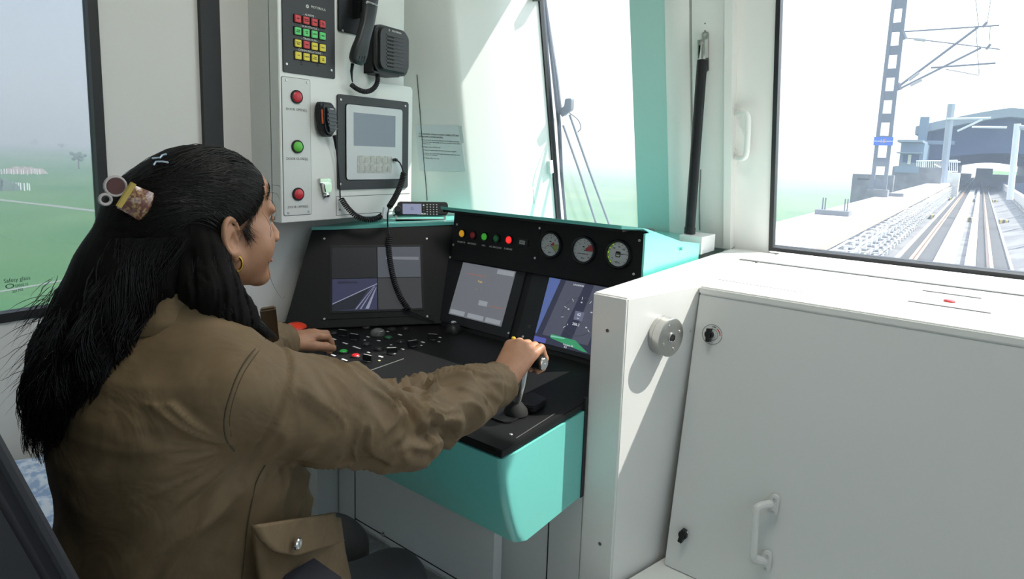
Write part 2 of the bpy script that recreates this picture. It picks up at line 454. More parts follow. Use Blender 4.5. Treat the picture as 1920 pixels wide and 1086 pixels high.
# ---------------------------------------------------------- front cabinet under the right window
SILL = 1.012
def front_cabinet():
    t = thing('front_cabinet', (0.1, 1.9, 0), 'long white cabinet under the right front window with a slanted panel', 'cabinet')
    yb = lambda z: 2.45 - .22 * (z - 1)
    # top ledge, 3 cm thick, with the small joint seen near the window
    poly = [(-0.76, 1.338), (-0.649, 1.338), (-0.578, 1.61), (XR - .002, 1.61), (XR - .002, 2.44), (-0.745, 2.44)]
    obj('ledge_top', prism([(-0.574, 1.606), (XR - .002, 1.606), (XR - .002, 2.44), (-0.574, 2.44)], SILL - .022, SILL, .004), white, t)
    # slanted front panel
    k = .158
    bm = bmesh.new()
    def q(x, z, d=0): return (x, 1.612 - k * (SILL - z) + d, z)
    pts = [q(-.572 - 0, .99), q(XR - .002, .99), q(XR - .002, .252), q(-.572, .252)]
    pb = [q(-.572, .99, .03), q(XR - .002, .99, .03), q(XR - .002, .252, .03), q(-.572, .252, .03)]
    A = [bm.verts.new(p) for p in pts]; B = [bm.verts.new(p) for p in pb]
    bm.faces.new(A); bm.faces.new(B[::-1])
    for i in range(4): bm.faces.new((A[i], B[i], B[(i + 1) % 4], A[(i + 1) % 4]))
    bmesh.ops.recalc_face_normals(bm, faces=bm.faces[:]); bevel(bm, .002)
    obj('front_panel', bm, greypaint, t)
    obj('plinth', prism([(-.570, 1.60), (-.642, 1.325), (-.642, 1.12), (XR - .002, 1.12), (XR - .002, 1.60)], 0, .25, .006), white, t)
    obj('rear_body', newbox(-.572, XR - .002, 1.66, 2.40, 0, SILL - .024), greypaint, t)
    CF = Fr(q(0, SILL), (1, 0, 0), (0, k, 1))
    # grab handle
    pts = [(1447, 945), (1424, 950), (1417, 966), (1413, 1030), (1415, 1046), (1434, 1052)]
    P = []
    for i, (x, y) in enumerate(pts):
        c = (.016, .040, .045, .045, .040, .016)[i]
        a, b = CF.px(x, y, c); P.append((a, b, c))
    h = obj('grab_handle', tube(spline(P, 6), .0095, 10), greypaint, t, CF.M)
    for x, y in ((1453, 945), (1439, 1050)):
        a, b = CF.px(x, y)
        o = obj('handle_foot', prism(rrect(a, b, .022, .052, .010), 0, .020, .004), greypaint, h, CF.M)
        for dy in (-.016, .016):
            obj('screw', lathe([(.0045, 0), (.0045, .0015), (.002, .002), (0, .001)], 12), screwm, h, CF.at(a + .003, b + dy, .020))
    # rotary latches
    for i, (x, y) in enumerate(((1333, 627), (1284, 1001))):
        a, b = CF.px(x, y)
        lt = obj('rotary_latch', lathe([(.0125, 0), (.0125, .004), (.011, .006), (.0, .006)], 24), chrome, t, CF.at(a, b, 0))
        kb = newbox(-.0055, .0055, -.019, .016, .005, .022, .003)
        add(kb, lathe([(.0115, .004), (.0115, .016), (.009, .018), (0, .018)], 16))
        obj('turn_knob', kb, blackm, lt, CF.at(a - .001, b, 0, math.radians((2, -12)[i])))
        if i == 0:
            obj('dial_ring', ring(.0258, .0270, .0006, 40), greyink, lt, CF.at(a + .003, b, 0))
            obj('dial_ring', ring(.0150, .0160, .0006, 32), greyink, lt, CF.at(a + .003, b, 0))
            bm = bmesh.new()
            for j in range(6):
                a0, a1 = math.radians(55 - 9 * j), math.radians(48 - 9 * j)
                add(bm, prism([(.0195 * math.cos(a0), .0195 * math.sin(a0)), (.0195 * math.cos(a1), .0195 * math.sin(a1)), (.0225 * math.cos(a1), .0225 * math.sin(a1)), (.0225 * math.cos(a0), .0225 * math.sin(a0))], 0, .0005))
            obj('red_print', bm, mat('red_print', (.6, .05, .04), .6), lt, CF.at(a + .003, b, 0))
            letter('OFF', .006, CF.at(a + .006, b + .0205, .0004, -.2), ink, lt)
    # slots and red button let into the ledge
    LT = Fr((0, 0, SILL), (1, 0, 0), (0, 1, 0))
    for p, q2, w in (((1730, 545), (1840, 560), .011), ((1703, 565), (1858, 588), .009)):
        b, M = strip(LT, p, q2, w, .002)
        obj('air_slot', b, greyink, t, M)
    a, b = LT.px(1780, 566)
    obj('red_cap', lathe([(.013, 0), (.013, .003), (.011, .005), (0, .006)], 24), mat('red_plastic', (.55, .05, .06), .4), t, LT.at(a, b))
    b, M = strip(LT, (1345, 524), (1505, 549), .002, .0008)
    obj('lid_joint', b, greyink, t, M)
    b, M = strip(LT, (1388, 487), (1960, 560), .020, .003)
    obj('sill_groove', b, greyink, t, M)
    a0, b0 = LT.px(1372, 481)
    return CF
CFR = front_cabinet()

def partition():
    t = thing('partition_unit', (-.69, 1.5, 0), 'narrow white partition beside the driver desk with a round steel lock', 'partition')
    bm = prism([(-0.745, 1.33), (-0.649, 1.33), (-0.576, 1.61), (-0.576, 2.40), (-0.745, 2.40)], .0, SILL, .004, 3)
    obj('body', bm, white, t)
    # round steel lock on the right flank
    RF = Fr((-0.649, 1.33, 0), (0.073, 0.28, 0), (0, 0, 1))
    a, b = RF.px(1238, 627)
    r = .050
    lk = obj('lock_housing', lathe([(r, 0), (r, .012), (r - .001, .0125), (r - .001, .0135), (r, .014), (r, .034), (r - .003, .036), (.012, .036), (.011, .034), (0, .034)], 48), steel, t, RF.at(a, b, 0))
    obj('key_socket', lathe([(.0135, .03), (.0135, .0385), (.0115, .0395), (.0105, .039), (.0105, .032), (0, .032)], 24), chrome, lk, RF.at(a, b, 0))
    sq = prism([(.0085 * math.cos(k * math.pi / 3), .0085 * math.sin(k * math.pi / 3)) for k in range(6)], .032, .0388)
    obj('key_hole', sq, dark, lk, RF.at(a, b, 0))
    sm = mesh_of('screw', lathe([(.0034, 0), (.0034, .0012), (.0015, .0014), (0, .0006)], 12), screwm)
    for k in range(4):
        an = math.radians(20 + 90 * k)
        obj('screw', sm, None, lk, RF.at(a + .034 * math.cos(an), b + .034 * math.sin(an), .036))
    NF = Fr((-.745, 1.33, 0), (1, 0, 0), (0, 0, 1))
    for x, y in ((1139, 620), (1125, 1020)):
        a, b = NF.px(x, y)
        obj('screw', lathe([(.0045, 0), (.0045, .001), (.002, .0012), (0, .0008)], 14), mat('dark_screw', (.16, .15, .15), .4, .8), t, NF.at(a, b))
    a, b = RF.px(1294, 621)
    obj('screw', sm, None, t, RF.at(a, b))
    # lower apron that runs on under the desk
    obj('lower_apron', newbox(-1.01, -.7465, 1.332, 1.36, 0, .70, .003), greypaint, t)
    x = NF.px(1026, 1040)[0] - .745
    obj('apron_joint', newbox(x - .0015, x + .0015, 1.3305, 1.334, 0, .70), dark, t)
    return t
partition()

# white block and gas strut by the pillar
def strut():
    b0 = obj('strut_block', newbox(-.86, -.775, 2.16, 2.30, SILL - .0, 1.075, .006), white, label='small white block under the foot of the black strut', cat='block')
    t = thing('gas_strut', FW.w(-.84, .05, .05), 'black gas strut leaning on the pillar beside the right window', 'gas strut')
    top = FW.w(*FW.px(1318, 95, .05), .05)
    bot = ony(1293, 438, 2.215)
    d = (bot - top)
    obj('cylinder', tube([top + d * .05, top + d * .985], .0185, 20), blackm, t)
    obj('end_collar', tube([top + d * .965, bot], .0205, 20), rubber, t)
    obj('rod_eye', tube([top - d * .03, top + d * .06], .012, 14), chrome, t)
    a, b = FW.px(1323, 92, .022)
    pl = obj('bracket_plate', prism(rrect(a, b - .01, .026, .14, .008), .022, .026, .001), steel, t, FW.M)
    add_b = newbox(a - .016, a - .012, b - .03, b + .035, .026, .062, .002)
    add(add_b, newbox(a + .008, a + .012, b - .03, b + .035, .026, .062, .002))
    obj('clevis', add_b, chrome, t, FW.M)
    obj('screw', lathe([(.006, 0), (.006, .003), (.003, .004), (0, .003)], 14), screwm, pl, FW.at(a, b + .048, .026))
    w0 = FW.w(*FW.px(1312, 300, .03), .03)
    obj('cable', tube([FW.w(*FW.px(1314, 318, .024), .024), FW.w(*FW.px(1311, 380, .024), .024), FW.w(*FW.px(1312, 432, .024), .024)], .0022, 6), greyink, t)
strut()

def door_handle():
    t = thing('grab_handle', FW.w(-.7, .5, 0), 'white grab handle on the post left of the right window', 'handle')
    P = []
    for x, y, c in ((1380, 213, .008), (1392, 212, .045), (1402, 218, .05), (1402, 255, .05), (1399, 290, .05), (1390, 297, .045), (1378, 295, .008)):
        a, b = FW.px(x, y, c); P.append((a, b, c))
    obj('grip', tube(spline(P, 6), .0105, 12), white, t, FW.M)
    for x, y in ((1381, 212), (1378, 294)):
        a, b = FW.px(x, y)
        obj('handle_foot', prism(rrect(a, b, .02, .06, .009), 0, .012, .003), white, t, FW.M)
door_handle()

# sun-blind cable and its bracket on the corner post
def blind():
    t = thing('sunblind_guide', FW.w(-1.6, .2, .03), 'small white sun-blind catch with a thin guide wire beside the windscreen', 'blind guide')
    a, b = FW.px(1033, 322, .01)
    obj('catch_block', newbox(a - .012, a + .014, b - .005, b + .055, .008, .034, .004), white, t, FW.M)
    br = obj('bracket', newbox(a - .035, a + .006, b - .03, b + .012, .006, .022, .003), white, t, FW.M)
    obj('screw', lathe([(.004, 0), (.004, .002), (0, .002)], 12), screwm, br, FW.at(a - .004, b - .012, .022))
    p = [(*FW.px(x, y, .02), .02) for x, y in ((989, -20), (1012, 160), (1026, 300))]
    obj('guide_wire', tube(p, .0018, 6), mat('brass_wire', (.35, .28, .18), .4, .7), t, FW.M)
    a, b = FW.px(1008, 0, .02)
    obj('top_catch', newbox(a - .03, a + .03, b - .004, b + .03, .008, .04, .003), greyink, t, FW.M)
blind()

# windscreen wiper outside the driver's window
def wiper():
    t = thing('windscreen_wiper', FW.w(-1.45, .0, -.06), 'grey windscreen wiper parked upright outside the driver windscreen', 'wiper')
    g = mat('wiper_grey', (.20, .20, .21), .45, .3)
    def P(x, y, c): return (*FW.px(x, y, c), c)
    obj('blade', tube([P(1018, -30, -.05), P(1036, 120, -.045), P(1048, 230, -.04), P(1053, 330, -.04), P(1063, 440, -.045)], [.006, .009, .010, .008, .006], 6), rubber, t, FW.M)
    obj('blade_carrier', tube([P(1022, 0, -.055), P(1045, 150, -.06), P(1052, 215, -.07)], .007, 6), g, t, FW.M)
    h = FW.px(1065, 203, -.08)
    obj('pivot_head', prism(roundpoly([(h.x - .03, h.y - .04), (h.x + .022, h.y - .01), (h.x + .03, h.y + .045), (h.x - .005, h.y + .045), (h.x - .012, h.y + .01), (h.x - .04, h.y + .0)], .01), -.095, -.065, .003), g, t, FW.M)
    obj('arm', tube([P(1068, 215, -.08), P(1105, 320, -.08), P(1142, 420, -.08), P(1160, 470, -.08)], .0055, 8), g, t, FW.M)
    obj('arm', tube([P(1056, 235, -.08), P(1086, 320, -.08), P(1118, 420, -.08), P(1135, 470, -.08)], .0055, 8), g, t, FW.M)
    obj('washer_hose', tube(spline([P(1068, 212, -.08), P(1084, 225, -.085), P(1089, 240, -.085), P(1083, 248, -.08)], 5), .002, 6), rubber, t, FW.M)
wiper()

# fill panel added on the ceiling, out of view, to brighten the cab
def lamp():
    t = thing('fill_lamp', (-.5, .9, ZC), 'added fill light panel on the cab ceiling, out of view', 'lamp')
    obj('housing', newbox(-.95, -.05, .65, 1.10, ZC - .03, ZC - .001, .004), white, t)
    obj('diffuser', newbox(-.92, -.08, .68, 1.07, ZC - .034, ZC - .0301), mat('lamp_diffuser', (.9, .9, .9), .5, emit=(1.0, .95, .88, 9.0)), t)
lamp()
# ================================================================== driver desk
DZ = 0.722
DT = Fr((0, 0, DZ), (1, 0, 0), (0, 1, 0))
LP = Fr((-1.842, 1.154, 0.74), (0.332, 0.434, 0), (-0.41 * 0.794, 0.41 * 0.607, 1))
MP = Fr((0, 1.585, 0.74), (1, 0, 0), (0, 0.100, 0.245))
GP = Fr((0, 1.655, 0.985), (1, 0, 0), (0, 0.012, 0.150))
glassy = mat('screen_glass_black', (0.008, 0.009, 0.012), 0.15)
def emis(name, col, s, base=(0.01, 0.01, 0.012)):
    return mat(name, base, 0.30, emit=(*col, s), spec=0.3)

def screw_mesh(r=.0042):
    return mesh_of('screw', lathe([(r, 0), (r, .0012), (r * .8, .0020), (r * .42, .0020), (r * .38, .0008), (0, .0008)], 14), screwm)
SCREW = screw_mesh()

def desk():
    t = thing('driver_desk', (-1.3, 1.3, 0), 'black and teal driver desk with screens, gauges and buttons', 'control desk')
    # ---- bodywork
    xl, xr = XL + .002, -.745
    obj('desktop', prism(roundpoly([(xl, .977), (xr - .003, .977), (xr - .003, 1.328), (-.757, 1.328), (-.757, 1.60), (xl, 1.60)], .004), DZ - .018, DZ, .002), black, t)
    prof = [(1.600, .700), (.978, .700)]
    for k in range(9):
        s = k / 8; z = .700 - .228 * s
        prof.append((.976 + .066 * s ** 1.7, z))
    prof += [(1.06, .464), (1.600, .464)]
    bm = bmesh.new()
    def sec(x, inset=0):
        return [bm.verts.new((x, y + (inset if 0 < i < len(prof) - 1 else 0), z)) for i, (y, z) in enumerate(prof)]
    S = [sec(xl)]
    for k in range(5):
        a = math.pi / 2 * k / 4
        S.append(sec(xr - .02 + .02 * math.sin(a), .02 * (1 - math.cos(a))))
    n = len(prof)
    for A, B in zip(S, S[1:]):
        for k in range(n): bm.faces.new((A[k], A[(k + 1) % n], B[(k + 1) % n], B[k]))
    bm.faces.new(S[0][::-1]); bm.faces.new(S[-1]); bmesh.ops.recalc_face_normals(bm, faces=bm.faces[:])
    for v in bm.verts:
        if v.co.y > 1.318 and v.co.x > -.758: v.co.y = 1.318
    obj('teal_apron', bm, teal, t)
    obj('edge_seal', newbox(xr - .004, xr + .003, 1.316, 1.329, .462, .735, .003), rubber, t)
    # knee panels under the desk
    lp = obj('knee_panel', newbox(-1.69, -.985, 1.262, 1.30, .06, .462, .010, 3), greypaint, t)
    obj('panel_joint', newbox(-1.602, -1.599, 1.2605, 1.264, .06, .462), dark, lp)
    obj('panel_joint', newbox(-1.60, -1.0, 1.2605, 1.264, .075, .078), dark, lp)
    KP = Fr((0, 1.262, 0), (1, 0, 0), (0, 0, 1))
    a, b = KP.px(719, 1001)
    obj('lock', lathe([(.009, 0), (.009, .004), (.005, .006), (0, .005)], 20), chrome, lp, KP.at(a, b))
    bm = newbox(-1.52, -1.517, 1.2595, 1.264, .33, .40); add(bm, newbox(-1.555, -1.517, 1.2595, 1.264, .33, .333))
    obj('recess_line', bm, dark, lp)
    obj('side_panel', newbox(XL + .003, -1.70, 1.18, 1.56, 0, .462, .004), greypaint, t)
    obj('rear_panel', newbox(-1.69, -1.015, 1.31, 1.34, 0, .462), greypaint, t)

    # ---- left angled screen bank
    tl = LP.px(586, 428); tr = LP.px(850, 417); br = LP.px(832, 600); bl = LP.px(531, 613)
    tl.x = max(tl.x, .012)
    bl.y = br.y = -.012
    poly = [(bl.x, bl.y), (br.x + .02, br.y), (tr.x + .012, tr.y), (tl.x, tl.y)]
    lb = obj('left_screen_bank', prism(roundpoly(poly, .006), -.045, 0, .002), black, t, LP.M)
    p0 = LP.px(602, 600); p1 = LP.px(807, 443)
    fp = obj('screen_plate', prism(rrect((p0.x + p1.x) / 2, (p0.y + p1.y) / 2, p1.x - p0.x, p1.y - p0.y, .004), 0, .003, .001), black, t, LP.M)
    for x, y in ((606, 447), (802, 447), (606, 600), (803, 595)):
        a, b = LP.px(x, y)
        obj('screw', SCREW, None, fp, LP.at(a + (.004 if x < 700 else -.004), b + (-.002 if y < 500 else .003), .003))
    q0 = LP.px(623, 584); q1 = LP.px(787, 463)
    w, h = q1.x - q0.x, q1.y - q0.y
    bz = bmesh.new()
    for r in ((q0.x - .008, q1.x + .008, q0.y - .008, q0.y), (q0.x - .008, q1.x + .008, q1.y, q1.y + .008), (q0.x - .008, q0.x, q0.y, q1.y), (q1.x, q1.x + .008, q0.y, q1.y)):
        add(bz, newbox(r[0], r[1], r[2], r[3], .003, .006, .001))
    obj('screen_bezel', bz, blackm, fp, LP.M)
    sc = obj('camera_screen', newbox(q0.x, q1.x, q0.y, q1.y, .0015, .0036), glassy, t, LP.M)
    cam_t = emis('cctv_dark', (.10, .10, .12), .11); cam_r = emis('cctv_grey', (.42, .46, .56), .13)
    cam_b = emis('cctv_blue', (.22, .24, .50), .12); cam_d = emis('cctv_dim', (.22, .23, .25), .14); cam_l = emis('cctv_line', (.6, .63, .85), .30)
    def quad(pts, m, c, name='picture'):
        return obj(name, prism([(q0.x + w * u, q0.y + h * v) for u, v in pts], c, c + .0003), m, sc, LP.M)
    quad([(0, .505), (.495, .505), (.495, 1), (0, 1)], cam_t, .0037)
    quad([(.505, .505), (1, .505), (1, 1), (.505, 1)], cam_r, .0037)
    quad([(0, 0), (.495, 0), (.495, .495), (0, .495)], cam_b, .0037)
    quad([(.505, 0), (1, 0), (1, .495), (.505, .495)], cam_d, .0037)
    for pts in ([(0, .115), (0, .10), (.495, .40), (.495, .415)], [(.25, .02), (.265, .02), (.47, .38), (.465, .38)], [(.30, .02), (.315, .02), (.475, .37), (.47, .37)],
                [(.36, .02), (.40, .02), (.488, .35), (.48, .35)]):
        quad(pts, cam_l, .0041, 'track_line')
    quad([(0, .0), (.0, .10), (.42, .36), (.24, .02)], emis('cctv_deck', (.07, .08, .12), .16), .0039, 'picture')
    quad([(.06, .42), (.06, .46), (.28, .45), (.28, .42)], emis('cctv_sta', (.10, .10, .2), .16), .0040)
    quad([(.60, .80), (.60, .84), (.98, .83), (.98, .78)], emis('cctv_hi', (.75, .8, .9), .16), .0040)
    # teal shelf behind the bank
    z1 = LP.w(tl.x, tl.y); z2 = LP.w(tr.x + .012, tr.y)
    bm = bmesh.new()
    top = [z1 + Vector((-.0, -.004, .004)), z2 + Vector((.006, -.006, .004)), Vector((z2.x + .02, 1.93, z2.z + .004)), Vector((-1.685, 1.96, z2.z + .004)), Vector((-1.90, 1.82, z2.z + .004)), Vector((XL + .003, 1.69, z1.z + .01))]
    A = [bm.verts.new(p) for p in top]; B = [bm.verts.new(p - Vector((0, 0, .012))) for p in top]
    bm.faces.new(A); bm.faces.new(B[::-1])
    for i in range(len(A)): bm.faces.new((A[i], B[i], B[(i + 1) % len(A)], A[(i + 1) % len(A)]))
    bmesh.ops.recalc_face_normals(bm, faces=bm.faces[:])
    obj('teal_shelf', bm, teal, t)
    global SHELF_Z, SHELF_E
    SHELF_Z = z2.z + .004; SHELF_E = (z1.copy(), z2.copy())

    # ---- middle and right displays
    L0 = MP.px(836, 540).x - .004
    Hh = .262
    bank = obj('display_bank', prism([(L0, -.02), (-.764, -.02), (-.764, Hh), (L0, Hh)], -.06, 0, .001), black, t, MP.M)
    a0 = MP.px(838, 478); a1 = MP.px(990, 505); top = .5 * (a0.y + a1.y)
    mx0, mx1 = a0.x, a1.x
    py0 = -.004
    pl = obj('display_plate', prism(rrect((mx0 + mx1) / 2, (top + py0) / 2, mx1 - mx0, top - py0, .003), 0, .005, .0015), blackm, t, MP.M)
    for x, y in ((846, 482), (989, 507), (966, 628), (824, 590)):
        a, b = MP.px(x, y)
        a = min(max(a, mx0 + .006), mx1 - .006); b = min(max(b, .004), top - .007)
        obj('screw', SCREW, None, pl, MP.at(a, b, .005))
    s0 = MP.px(850, 590); s1 = MP.px(966, 510)
    s2 = MP.px(864, 491); s3 = MP.px(944, 615)
    x0, x1 = (s0.x + s2.x) / 2, (s1.x + s3.x) / 2; y0, y1 = (s0.y + s3.y) / 2, (s1.y + s2.y) / 2
    ms = obj('status_screen', newbox(x0, x1, y0, y1, .004, .0065), emis('status_screen_glow', (.36, .39, .44), .26, (.05, .05, .055)), t, MP.M)
    W, H = x1 - x0, y1 - y0
    def q(u0, v0, u1, v1, m, nm='screen_field'):
        obj(nm, newbox(x0 + W * u0, x0 + W * u1, y0 + H * v0, y0 + H * v1, .0066, .0069), m, ms, MP.M)
    lt = emis('screen_light', (.62, .68, .74), .30, (.05, .05, .055)); dk = emis('screen_slate', (.22, .25, .33), .26, (.04, .04, .05))
    q(.68, .90, .985, .985, lt); q(.02, .02, .30, .10, lt); q(.36, .02, .66, .10, lt); q(.70, .02, .97, .10, lt)
    q(.50, .28, .66, .37, lt); q(.14, .80, .50, .812, emis('screen_red', (.8, .3, .2), .3)); q(.72, .30, .95, .312, emis('screen_red', (.8, .3, .2), .3))
    letter('Train', .010, MP.at(x0 + W * .42, y0 + H * .70, .0068), emis('screen_amber', (.9, .6, .2), .5), ms)
    letter('Status 2', .008, MP.at(x0 + W * .42, y0 + H * .55, .0068), whiteink, ms)
    # right display
    b0 = MP.px(1001, 512); rx0 = b0.x; rx1 = -.766
    pr = obj('display_plate', prism(rrect((rx0 + rx1) / 2, (top + py0) / 2, rx1 - rx0, top - py0, .003), 0, .005, .0015), blackm, t, MP.M)
    for x, y in ((1005, 506), (982, 632)):
        a, b = MP.px(x, y); obj('screw', SCREW, None, pr, MP.at(max(a, rx0 + .006), max(.006, min(b, top - .007)), .005))
    a, b = MP.px(1019, 509); obj('light_sensor', lathe([(.002, 0), (.002, .0012), (0, .0014)], 10), whiteink, pr, MP.at(a, min(b, top - .007), .005))
    a, b = MP.px(994, 613); obj('key_symbol', ring(.0038, .0046, .0005, 20), greyink, pr, MP.at(a, b, .005))
    a, b = MP.px(1079, 519); letter('Ansaldo STS', .0105, MP.at(a, b, .0052), whiteink, pr)
    a, b = MP.px(1105, 525); obj('print_line', newbox(a - .015, a + .016, b - .0008, b + .0008, .005, .0055), greyink, pr, MP.M)
    t0 = MP.px(1026, 520); t1 = MP.px(1010, 634)
    x0 = (t0.x + t1.x) / 2; y1 = t0.y; y0 = t1.y - .012; x1 = x0 + (y1 - y0) * 1.28
    x1 = min(x1, -.772)
    W, H = x1 - x0, y1 - y0
    ss = obj('speed_screen', newbox(x0, x1, y0, y1, .004, .0062), emis('speed_screen_base', (.05, .055, .10), .4, (.015, .015, .022)), t, MP.M)
    def poly(pts, m, c=.0064, nm='screen_field'):
        obj(nm, prism([(x0 + W * u, y0 + H * v) for u, v in pts], c, c + .0002), m, ss, MP.M)
    blu = emis('screen_blue', (.16, .24, .62), .40); grn = emis('screen_green', (.05, .36, .16), .6); wht = emis('screen_white', (.8, .85, .9), .6)
    gry = emis('screen_steel', (.13, .14, .20), .42)
    poly([(0, .12), (.02, .12), (.16, .97), (.16, 1), (0, 1)], blu)
    poly([(.0, 0), (.17, 0), (.17, .075), (0, .075)], emis('screen_navy', (.10, .12, .45), .6))
    poly([(.10, .12), (.34, .12), (.50, 1), (.24, 1)], gry)
    poly([(.5, .12), (.72, .12), (.86, 1), (.62, 1)], gry)
    poly([(.22, .10), (.66, .02), (.74, .02), (.55, .15), (.22, .16)], grn, .0066)
    poly([(.22, .115), (.22, .14), (.42, .15), (.40, .13)], emis('screen_mint', (.25, .65, .5), .6), .0069)
    cxd, cyd, rd = x0 + W * .52, y0 + H * .50, H * .28
    for k in range(9):
        an = math.radians(225 - 33 * k)
        M = MP.at(cxd + rd * math.cos(an), cyd + rd * math.sin(an), .0068, an)
        obj('dial_tick', newbox(-.006, .004, -.0007, .0007, 0, .0002), wht, ss, M)
        if k % 2 == 0: letter(str(k * 10), .0065, MP.at(cxd + rd * .76 * math.cos(an), cyd + rd * .76 * math.sin(an), .0069), wht, ss)
    obj('dial_arc', ring(rd * 1.02, rd * 1.04, .0003, 48), greyink, ss, MP.at(cxd, cyd, .0066))
    obj('value_box', newbox(cxd - .016, cxd + .016, cyd - .012, cyd + .016, .0068, .0070), emis('screen_box', (.16, .17, .26), .6), ss, MP.M)
    letter('62', .013, MP.at(cxd, cyd + .006, .0072), wht, ss); letter('km', .006, MP.at(cxd, cyd - .006, .0072), wht, ss)
    letter('206.2', .012, MP.at(cxd - .003, cyd - .026, .0069), wht, ss)
    letter('Traction Eff.', .0078, MP.at(cxd - .012, y0 + H * .055, .0069), wht, ss)
    letter('0.2', .0085, MP.at(cxd - .02, y0 + H * .02, .0069), wht, ss)
    letter('LOCATION', .0075, MP.at(x0 + W * .42, y0 + H * .955, .0069), wht, ss)

    # ---- gauge panel under the hood
    gx0 = GP.px(850, 430).x; gx1 = -.7635
    gz = GP.px(1000, 430).y
    gh = .150
    gp = obj('gauge_panel', newbox(gx0, gx1, -.028, gh + .01, -.05, 0, .001), black, t, GP.M)
    obj('panel_divider', newbox(GP.px(1012, 450).x - .0006, GP.px(1012, 450).x + .0006, .004, gh - .02, 0, .0008), dark, gp, GP.M)
    for x, y in ((857, 421), (850, 459), (1012, 428), (1003, 484), (1199, 451), (1188, 514)):
        a, b = GP.px(x, y); obj('screw', SCREW, None, gp, GP.at(a, b, 0))
    lamps = ((867, 438, (.62, .30, .015), .9, 'MCB/N.TR'), (887, 441, (.20, .012, .02), .25, 'BATT/TEST'), (909, 444, (.05, .42, .035), .7, 'ATC'),
             (931, 447, (.01, .10, .03), .3, 'ALL DR/CLOSE'), (955, 450, (1.0, .03, .03), 1.3, 'EL.BRAKE'))
    bez = mesh_of('bezel', ring(.0125, .0165, .006), blackm)
    for k, (x, y, c, e, s) in enumerate(lamps):
        a, b = GP.px(x, y)
        l = obj('indicator_lamp', lathe([(.0122, 0), (.0122, .004), (.009, .007), (0, .008)], 24), mat('lamp_%d' % k, c, .25, emit=(*c, e * .5)), t, GP.at(a, b, .001),
                label=('amber', 'dim red', 'green', 'dim green', 'bright red')[k] + ' indicator lamp')
        obj('bezel', bez, None, l, GP.at(a, b, 0))
        letter(s, .0085, GP.at(a - .002, b - .032, .0004), whiteink, l)
    a, b = GP.px(981, 455)
    mt = obj('hour_counter', newbox(a - .021, a + .022, b - .012, b + .012, 0, .004, .002), blackm, t, GP.M)
    obj('counter_window', newbox(a - .013, a + .010, b - .006, b + .007, .004, .0046), mat('lcd_grey', (.42, .45, .43), .3), mt, GP.M)
    letter('2417', .008, GP.at(a - .002, b, .0048), ink, mt)
    obj('hood_slot', newbox(gx0 + .015, GP.px(1005, 430).x, gh - .012, gh - .009, 0, .001), dark, gp, GP.M)

    dialw = mat('dial_white', (.62, .65, .66), .35)
    def gauge(x, y, kind):
        a, b = GP.px(x, y); r = .0365
        g = obj('pressure_gauge' if kind < 2 else 'voltmeter', lathe([(r + .0085, 0), (r + .0085, .006), (r + .006, .010), (r + .001, .010), (r, .005), (r, .003), (0, .003)], 48), blackm, t, GP.at(a, b))
        obj('dial', lathe([(r, .003), (r, .0036), (0, .0036)], 48), dialw, g, GP.at(a, b))
        def pt(an, rr): return (rr * math.cos(math.radians(an)), rr * math.sin(math.radians(an)))
        def sector(a0, a1, r0, r1, m, c=.0038):
            n = 8; P = [pt(a0 + (a1 - a0) * i / n, r1) for i in range(n + 1)] + [pt(a1 - (a1 - a0) * i / n, r0) for i in range(n + 1)]
            if r0 < .002: P = [pt(a0 + (a1 - a0) * i / n, r1) for i in range(n + 1)] + [pt(a1, .001)]
            obj('dial_sector', prism(P, c, c + .0002), m, g, GP.at(a, b))
        tick = newbox(r * .80, r * .93, -.0006, .0006, .0037, .0040)
        tm = mesh_of('tick', tick, ink)
        for k in range(13):
            obj('tick', tm, None, g, GP.at(a, b, 0, math.radians(225 - 22.5 * k)))
        redm = mat('dial_red', (.62, .05, .05), .4)
        if kind == 0:
            sector(-12, 40, .004, .016, redm); sector(-45, 8, .012, .031, mat('dial_green', (.40, .52, .14), .4))
            needles = ((-40, .028, mat('needle_grey', (.2, .22, .16), .4)), (205, .022, redm))
        elif kind == 1:
            sector(-2, 38, .008, .034, redm); needles = ((-4, .033, ink),)
            letter('MAIN RESERVOIR', .0048, GP.at(a, b - .012, .0038), ink, g); letter('10', .007, GP.at(a + .02, b - .022, .0038), redm, g)
        else:
            needles = ((8, .034, ink),)
            sector(105, 235, .0318, .0352, mat('dial_lime', (.35, .55, .05), .4))
            for k in range(5):
                p = pt(125 + 25 * k, .034)
                obj('lit_dot', lathe([(.0013, 0), (.0013, .0006), (0, .0008)], 8), mat('lime_led', (.4, .8, .05), .3, emit=(.4, .9, .05, 1.2)), g, GP.at(a + p[0], b + p[1], .0037))
            obj('hub_badge', prism(rrect(0, 0, .016, .018, .004), .0045, .0052), ink, g, GP.at(a, b))
            obj('hub_badge', prism(rrect(0, -.002, .011, .008, .002), .0052, .0055), whiteink, g, GP.at(a, b))
        if kind < 2:
            obj('hub', lathe([(.0042, .0037), (.0042, .006), (.003, .007), (0, .007)], 14), dialw, g, GP.at(a, b))
            obj('print_mark', prism([(-.005, .011), (0, .013), (.005, .011), (.003, .009), (-.003, .009)], .0038, .004), ink, g, GP.at(a, b))
        letter(('bar', 'bar', 'VDC')[kind], .0085, GP.at(a, b - .025, .0038), ink, g)
        for i, s in enumerate((('0', '4', '8', '12'), ('0', '4', '6', '8'), ('0', '50', '90', '150'))[kind]):
            p = pt((215, 130, 85, 45)[i], .023); letter(s, .0065, GP.at(a + p[0], b + p[1], .0038), ink, g)
        for an, rr, m in needles:
            obj('needle', prism([pt(an + 90, .0014), pt(an, rr), pt(an - 90, .0014), pt(an + 180, .007)], .0052, .0058), m, g, GP.at(a, b))
    gauge(1033, 459, 0); gauge(1095, 469, 1); gauge(1160, 477, 2)

